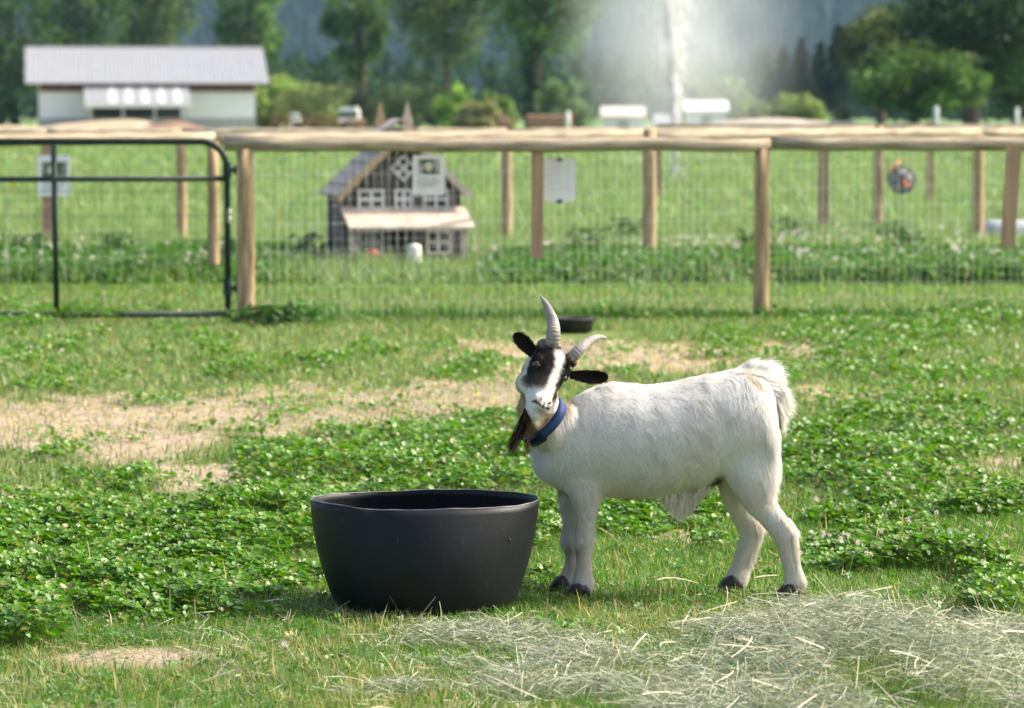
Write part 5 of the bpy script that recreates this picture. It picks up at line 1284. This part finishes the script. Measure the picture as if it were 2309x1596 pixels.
# litter lying on the bare earth
x, y = sample(7.2, 20, 520); d = dirt_f(x, y); k = (rng.random(len(x)) < .25 + .6*d) & clear_tub(x, y); x, y = x[k], y[k]; n = len(x)
M = rotmats(rng.uniform(0, 6.28, n), rng.uniform(1.25, 1.55, n), rng.uniform(0, 6.28, n), np.stack([np.full(n, .0035)*(y/9), np.full(n, .03), rng.uniform(.02, .07, n)], 1))
parts.append(instance_arrays(*blade(.3), np.stack([x, y, np.full(n, .004)], 1), M, np.array([.50, .42, .27])*rng.uniform(.6, 1.2, n)[:, None]))
V, T, c = cat(parts)
tag(link('paddock_grass', tri_mesh('paddock_grass', V, T, c), M_grass), 'short patchy grass of the goat paddock with dry stems', 'grass', kind='stuff')
# taller clover bank and meadow beyond the fence
parts = []
by0, by1 = float(G(1154, 652)[1]), float(G(1154, 590)[1])
x, y = sample(by0-.1, by1, 2300); n = len(x); bank = sstep(by0-.3, by0+.5, y + .8*(fbm(x*1.5, y*1.5, 81)-.5))*(.6+.6*fbm(x*1.2, y*1.2, 82)); h = .18*bank*rng.uniform(.10, 1.05, n)*(1 - .8*np.exp(-((x-hp[0])/.75)**4))
M = rotmats(rng.uniform(0, 6.28, n), np.abs(rng.normal(size=n))*.5+.1, rng.normal(size=n)*1.3, .050*rng.uniform(.6, 1.3, n))
parts.append(instance_arrays(*round_leaf(6), np.stack([x, y, h], 1), M, greens(n, (.05, .145, .012))))
for b in (.15, .6):
    x, y = sample(24.5, by0+.4, 500); n = len(x); h = .07*rng.uniform(.5, 1.4, n); M = rotmats(rng.uniform(0, 6.28, n), np.abs(rng.normal(size=n))*.35, rng.uniform(0, 6.28, n), np.stack([np.full(n, .012), h, h], 1))
    parts.append(instance_arrays(*blade(b), np.stack([x, y, np.zeros(n)], 1), M, greens(n, (.17, .28, .075))))
    for (y0, y1, dens, h0, wd) in [(by0, 40, 260, .20, .016), (40, 75, 55, .24, .03), (75, 150, 8, .30, .07)]:
        x, y = sample(y0, y1, dens); n = len(x); h = h0*rng.uniform(.4, 1.3, n)*(.6+.8*fbm(x*.8, y*.8, 91)); M = rotmats(rng.uniform(0, 6.28, n), np.abs(rng.normal(size=n))*.35, rng.uniform(0, 6.28, n), np.stack([np.full(n, wd), h, h], 1))
        parts.append(instance_arrays(*blade(b), np.stack([x, y, np.full(n, -.01)], 1), M, greens(n, (.19, .29, .115), .3, .25)))
# a few taller dark weeds
for u, v in [(1412, 560), (1780, 560), (2050, 600), (1320, 590), (60, 610), (260, 605), (700, 610), (1700, 600), (2010, 570), (600, 735), (640, 735), (520, 620)]:
    g = G(u, v); n = 160; x = g[0]+rng.normal(size=n)*.10; y = g[1]+rng.normal(size=n)*.1; M = rotmats(rng.uniform(0, 6.28, n), np.abs(rng.normal(size=n))*.5+.2, rng.uniform(0, 6.28, n), .06*rng.uniform(.6, 1.3, n))
    parts.append(instance_arrays(*round_leaf(5), np.stack([x, y, rng.uniform(.02, .30 if v < 700 else .12, n)], 1), M, greens(n, (.035, .10, .018))))
V, T, c = cat(parts)
tag(link('meadow', tri_mesh('meadow', V, T, c), M_grass), 'long green meadow grass and clover bank beyond the paddock fence', 'meadow', kind='stuff')
# strip of ranker grass along the foot of the near fence
n = 5200; x = rng.uniform(pA[0]-.1, 4.5, n); y = FENCE_Y + .03 + rng.normal(size=n)*.09; h = .09*rng.uniform(.3, 1.4, n)*(.5+.9*fbm(x*2, y*2, 88)); M = rotmats(rng.uniform(0, 6.28, n), np.abs(rng.normal(size=n))*.4, rng.uniform(0, 6.28, n), np.stack([np.full(n, .012), h, h], 1))
V, T, c = instance_arrays(*blade(.4), np.stack([x, y, np.zeros(n)], 1), M, greens(n, (.07, .18, .02)))
tag(link('fence_foot_grass', tri_mesh('fence_foot_grass', V, T, c), M_grass), 'strip of darker grass along the foot of the near fence', 'grass', kind='stuff')
# clover flowers: the near ones singly, the far ones as one mass
M_flw = colmat('clover_flower', .7, .2, .3, (1, 1, .9))
def flower_t(nn=26, seed=2):
    r = np.random.default_rng(seed); V, T = [], []
    for i in range(nn):
        d = r.normal(size=3); d /= np.linalg.norm(d); a = np.cross(d, r.normal(size=3)); a /= np.linalg.norm(a); b = len(V)
        V += [d*.15 - a*.10, d*.15 + a*.10, d*.5]; T.append((b, b+1, b+2))
    return np.array(V), np.array(T)
FT = flower_t(); Vs = np.concatenate([FT[0]*.021 + np.array([0, 0, .085]), STEM[0]*np.array([.002, .002, .08])]); Ts = np.concatenate([FT[1], STEM[1]+len(FT[0])])
Cs = np.concatenate([np.tile([.72, .64, .58], (len(FT[0]), 1)), np.tile([.06, .17, .03], (3, 1))])
fm = tri_mesh('clover_flower', Vs, Ts, Cs); fm.materials.append(M_flw)
near_fl = [(1843, 1225), (1860, 1240), (1878, 1232), (1905, 1235), (1912, 1246), (1922, 1230), (1940, 1262), (1946, 1280), (1852, 1252), (1955, 1290), (1985, 1238), (2230, 1222), (2275, 1232), (2246, 1262), (2190, 1180), (2120, 1190), (2050, 1215), (1835, 1160), (1905, 1130), (2010, 1170), (2075, 1130), (2160, 1085), (1998, 1100), (60, 1275), (1790, 1480), (660, 1500), (2225, 1130), (1885, 1055), (1958, 1040)]
for u, v in near_fl:
    g = G(u, v+26); o = bpy.data.objects.new('flower_head', fm); C.objects.link(o); o.parent = clover; o.location = g; o.rotation_euler = (random.uniform(-.3, .3), random.uniform(-.3, .3), random.uniform(0, 6)); s = random.uniform(.8, 1.15); o.scale = (s, s, s)
parts = []
for (ua, ub, va, vb, n, s, h) in [(0, 520, 590, 640, 60, .05, .2), (1500, 1780, 575, 610, 30, .05, .2), (1760, 2308, 555, 640, 100, .05, .2), (1000, 1500, 590, 620, 25, .05, .2), (0, 2308, 740, 860, 30, .022, .04), (1760, 2308, 760, 1060, 34, .020, .06), (600, 1200, 1020, 1100, 14, .02, .08), (0, 600, 1080, 1250, 10, .02, .08)]:
    P_ = np.array([G(random.uniform(ua, ub), random.uniform(va, vb)) for _ in range(n)]); P_[:, 2] = h*rng.uniform(.6, 1.2, n)
    parts.append(instance_arrays(FT[0], FT[1], P_, rotmats(rng.uniform(0, 6, n), np.zeros(n), np.zeros(n), s*rng.uniform(.7, 1.2, n)), np.tile([.74, .68, .62], (n, 1))))
V, T, c = cat(parts)
tag(link('clover_flowers', tri_mesh('clover_flowers', V, T, c), M_flw), 'white clover blossoms scattered through the meadow and paddock', 'flowers', kind='stuff')

# ---------------------------------------------------------------- hay
def straw(x, y, z, az, ln, wd, pitch, col, bend):
    n = len(x); k = 6; VV = np.zeros((n, k, 2, 3)); d = np.stack([np.cos(az), np.sin(az), np.zeros(n)], 1); sd_ = np.stack([-np.sin(az), np.cos(az), np.zeros(n)], 1)
    up = np.array([0, 0, 1.])
    for i in range(k):
        t = i/(k-1) - .5; c_ = np.stack([x, y, z], 1) + d*(ln*t)[:, None] + sd_*(bend*ln*(t*t*2-.2))[:, None] + up*((pitch*ln*t) + np.abs(bend)*.35*ln*(.25-t*t)*2)[:, None]
        wv_ = (sd_*.75 + up*.66)*(wd*.5*(1-.35*abs(t)))[:, None]
        VV[:, i, 0] = c_ - wv_; VV[:, i, 1] = c_ + wv_
    V = VV.reshape(-1, 3); V[:, 2] = np.maximum(V[:, 2], .002)
    t0 = []; 
    for i in range(k-1): t0 += [(2*i, 2*i+1, 2*i+3), (2*i, 2*i+3, 2*i+2)]
    T = (np.array(t0)[None] + (np.arange(n)*2*k)[:, None, None]).reshape(-1, 3)
    return V, T, np.repeat(col, 2*k, axis=0)
def mound_h(x, y):
    m1 = G(1950, 1490); m2 = G(2200, 1560); m3 = G(1750, 1500)
    h = .085*np.exp(-(((x-m1[0])/.30)**2 + ((y-m1[1])/.45)**2)) + .09*np.exp(-(((x-m2[0])/.30)**2 + ((y-m2[1])/.4)**2)) + .06*np.exp(-(((x-m3[0])/.22)**2 + ((y-m3[1])/.3)**2))
    return h*(.25 + 1.3*fbm(x*6, y*6, 95))
x, y = sample(7.2, 9.6, 17000); hf = hay_f(x, y); k = (rng.random(len(x)) < np.maximum(hf**1.3*(.35+1.1*fbm(x*7, y*7, 97)), .012 + .05*(fbm(x*3, y*3, 99) > .55))) & clear_tub(x, y); x, y = x[k], y[k]; n = len(x)
mh = mound_h(x, y); z = .006 + (mh + .030*hay_f(x, y))*rng.uniform(.05, 1.0, n)
pal = np.array([[.33, .37, .24], [.44, .45, .33], [.21, .27, .16], [.60, .57, .44], [.13, .18, .09]]); pc = pal[rng.choice(5, n, p=[.32, .24, .2, .12, .12])]*rng.uniform(.75, 1.15, n)[:, None]
pa = straw(x, y, z, rng.normal(size=n)*1.0 + rng.choice([0, math.pi], n), rng.uniform(.025, .095, n), rng.uniform(.0008, .0022, n), rng.normal(size=n)*.42, pc, rng.normal(size=n)*.18)
# long pale stalks lying across
x, y = sample(7.2, 9.7, 70); hf = hay_f(x, y); k = (rng.random(len(x)) < np.clip(hf*1.5, 0.08, 1)) & clear_tub(x, y); x, y = x[k], y[k]; n = len(x)
pb = straw(x, y, .014 + mound_h(x, y)*.9 + .028*hay_f(x, y), rng.normal(size=n)*.7 + rng.choice([0, math.pi], n), rng.uniform(.07, .18, n), rng.uniform(.0018, .0038, n), rng.normal(size=n)*.22, np.array([.68, .62, .44])*rng.uniform(.8, 1.1, n)[:, None], rng.normal(size=n)*.2)
# upright stalks sticking out
x, y = sample(7.3, 9.4, 140); k = (rng.random(len(x)) < hay_f(x, y)) & clear_tub(x, y); x, y = x[k], y[k]; n = len(x)
pc_ = straw(x, y, .035 + mound_h(x, y), rng.uniform(0, 6.28, n), rng.uniform(.04, .09, n), np.full(n, .0022), rng.choice([-1, 1], n)*rng.uniform(.8, 2.0, n), np.array([.48, .48, .30])*rng.uniform(.8, 1.1, n)[:, None], rng.normal(size=n)*.15)
V, T, c = cat([pa, pb, pc_])
tag(link('hay', tri_mesh('hay', V, T, c), M_hay), 'loose grey green hay scattered on the grass before the goat', 'hay', kind='stuff')

# ---------------------------------------------------------------- air
hb = MB().box((-2600, -80, -1.5), (2600, 3250, 640)).build('haze', None)
hm = bpy.data.materials.new('haze_air'); hm.use_nodes = True; n = hm.node_tree.nodes; n.remove(n['Principled BSDF']); v = n.new('ShaderNodeVolumePrincipled')
v.inputs['Color'].default_value = (.45, .68, 1, 1); v.inputs['Density'].default_value = .00009; v.inputs['Anisotropy'].default_value = .2
hm.node_tree.links.new(v.outputs[0], n['Material Output'].inputs['Volume']); hb.data.materials.append(hm); hb['kind'] = 'stuff'; hb['label'] = 'thin summer haze over the whole valley'; hb['category'] = 'haze'
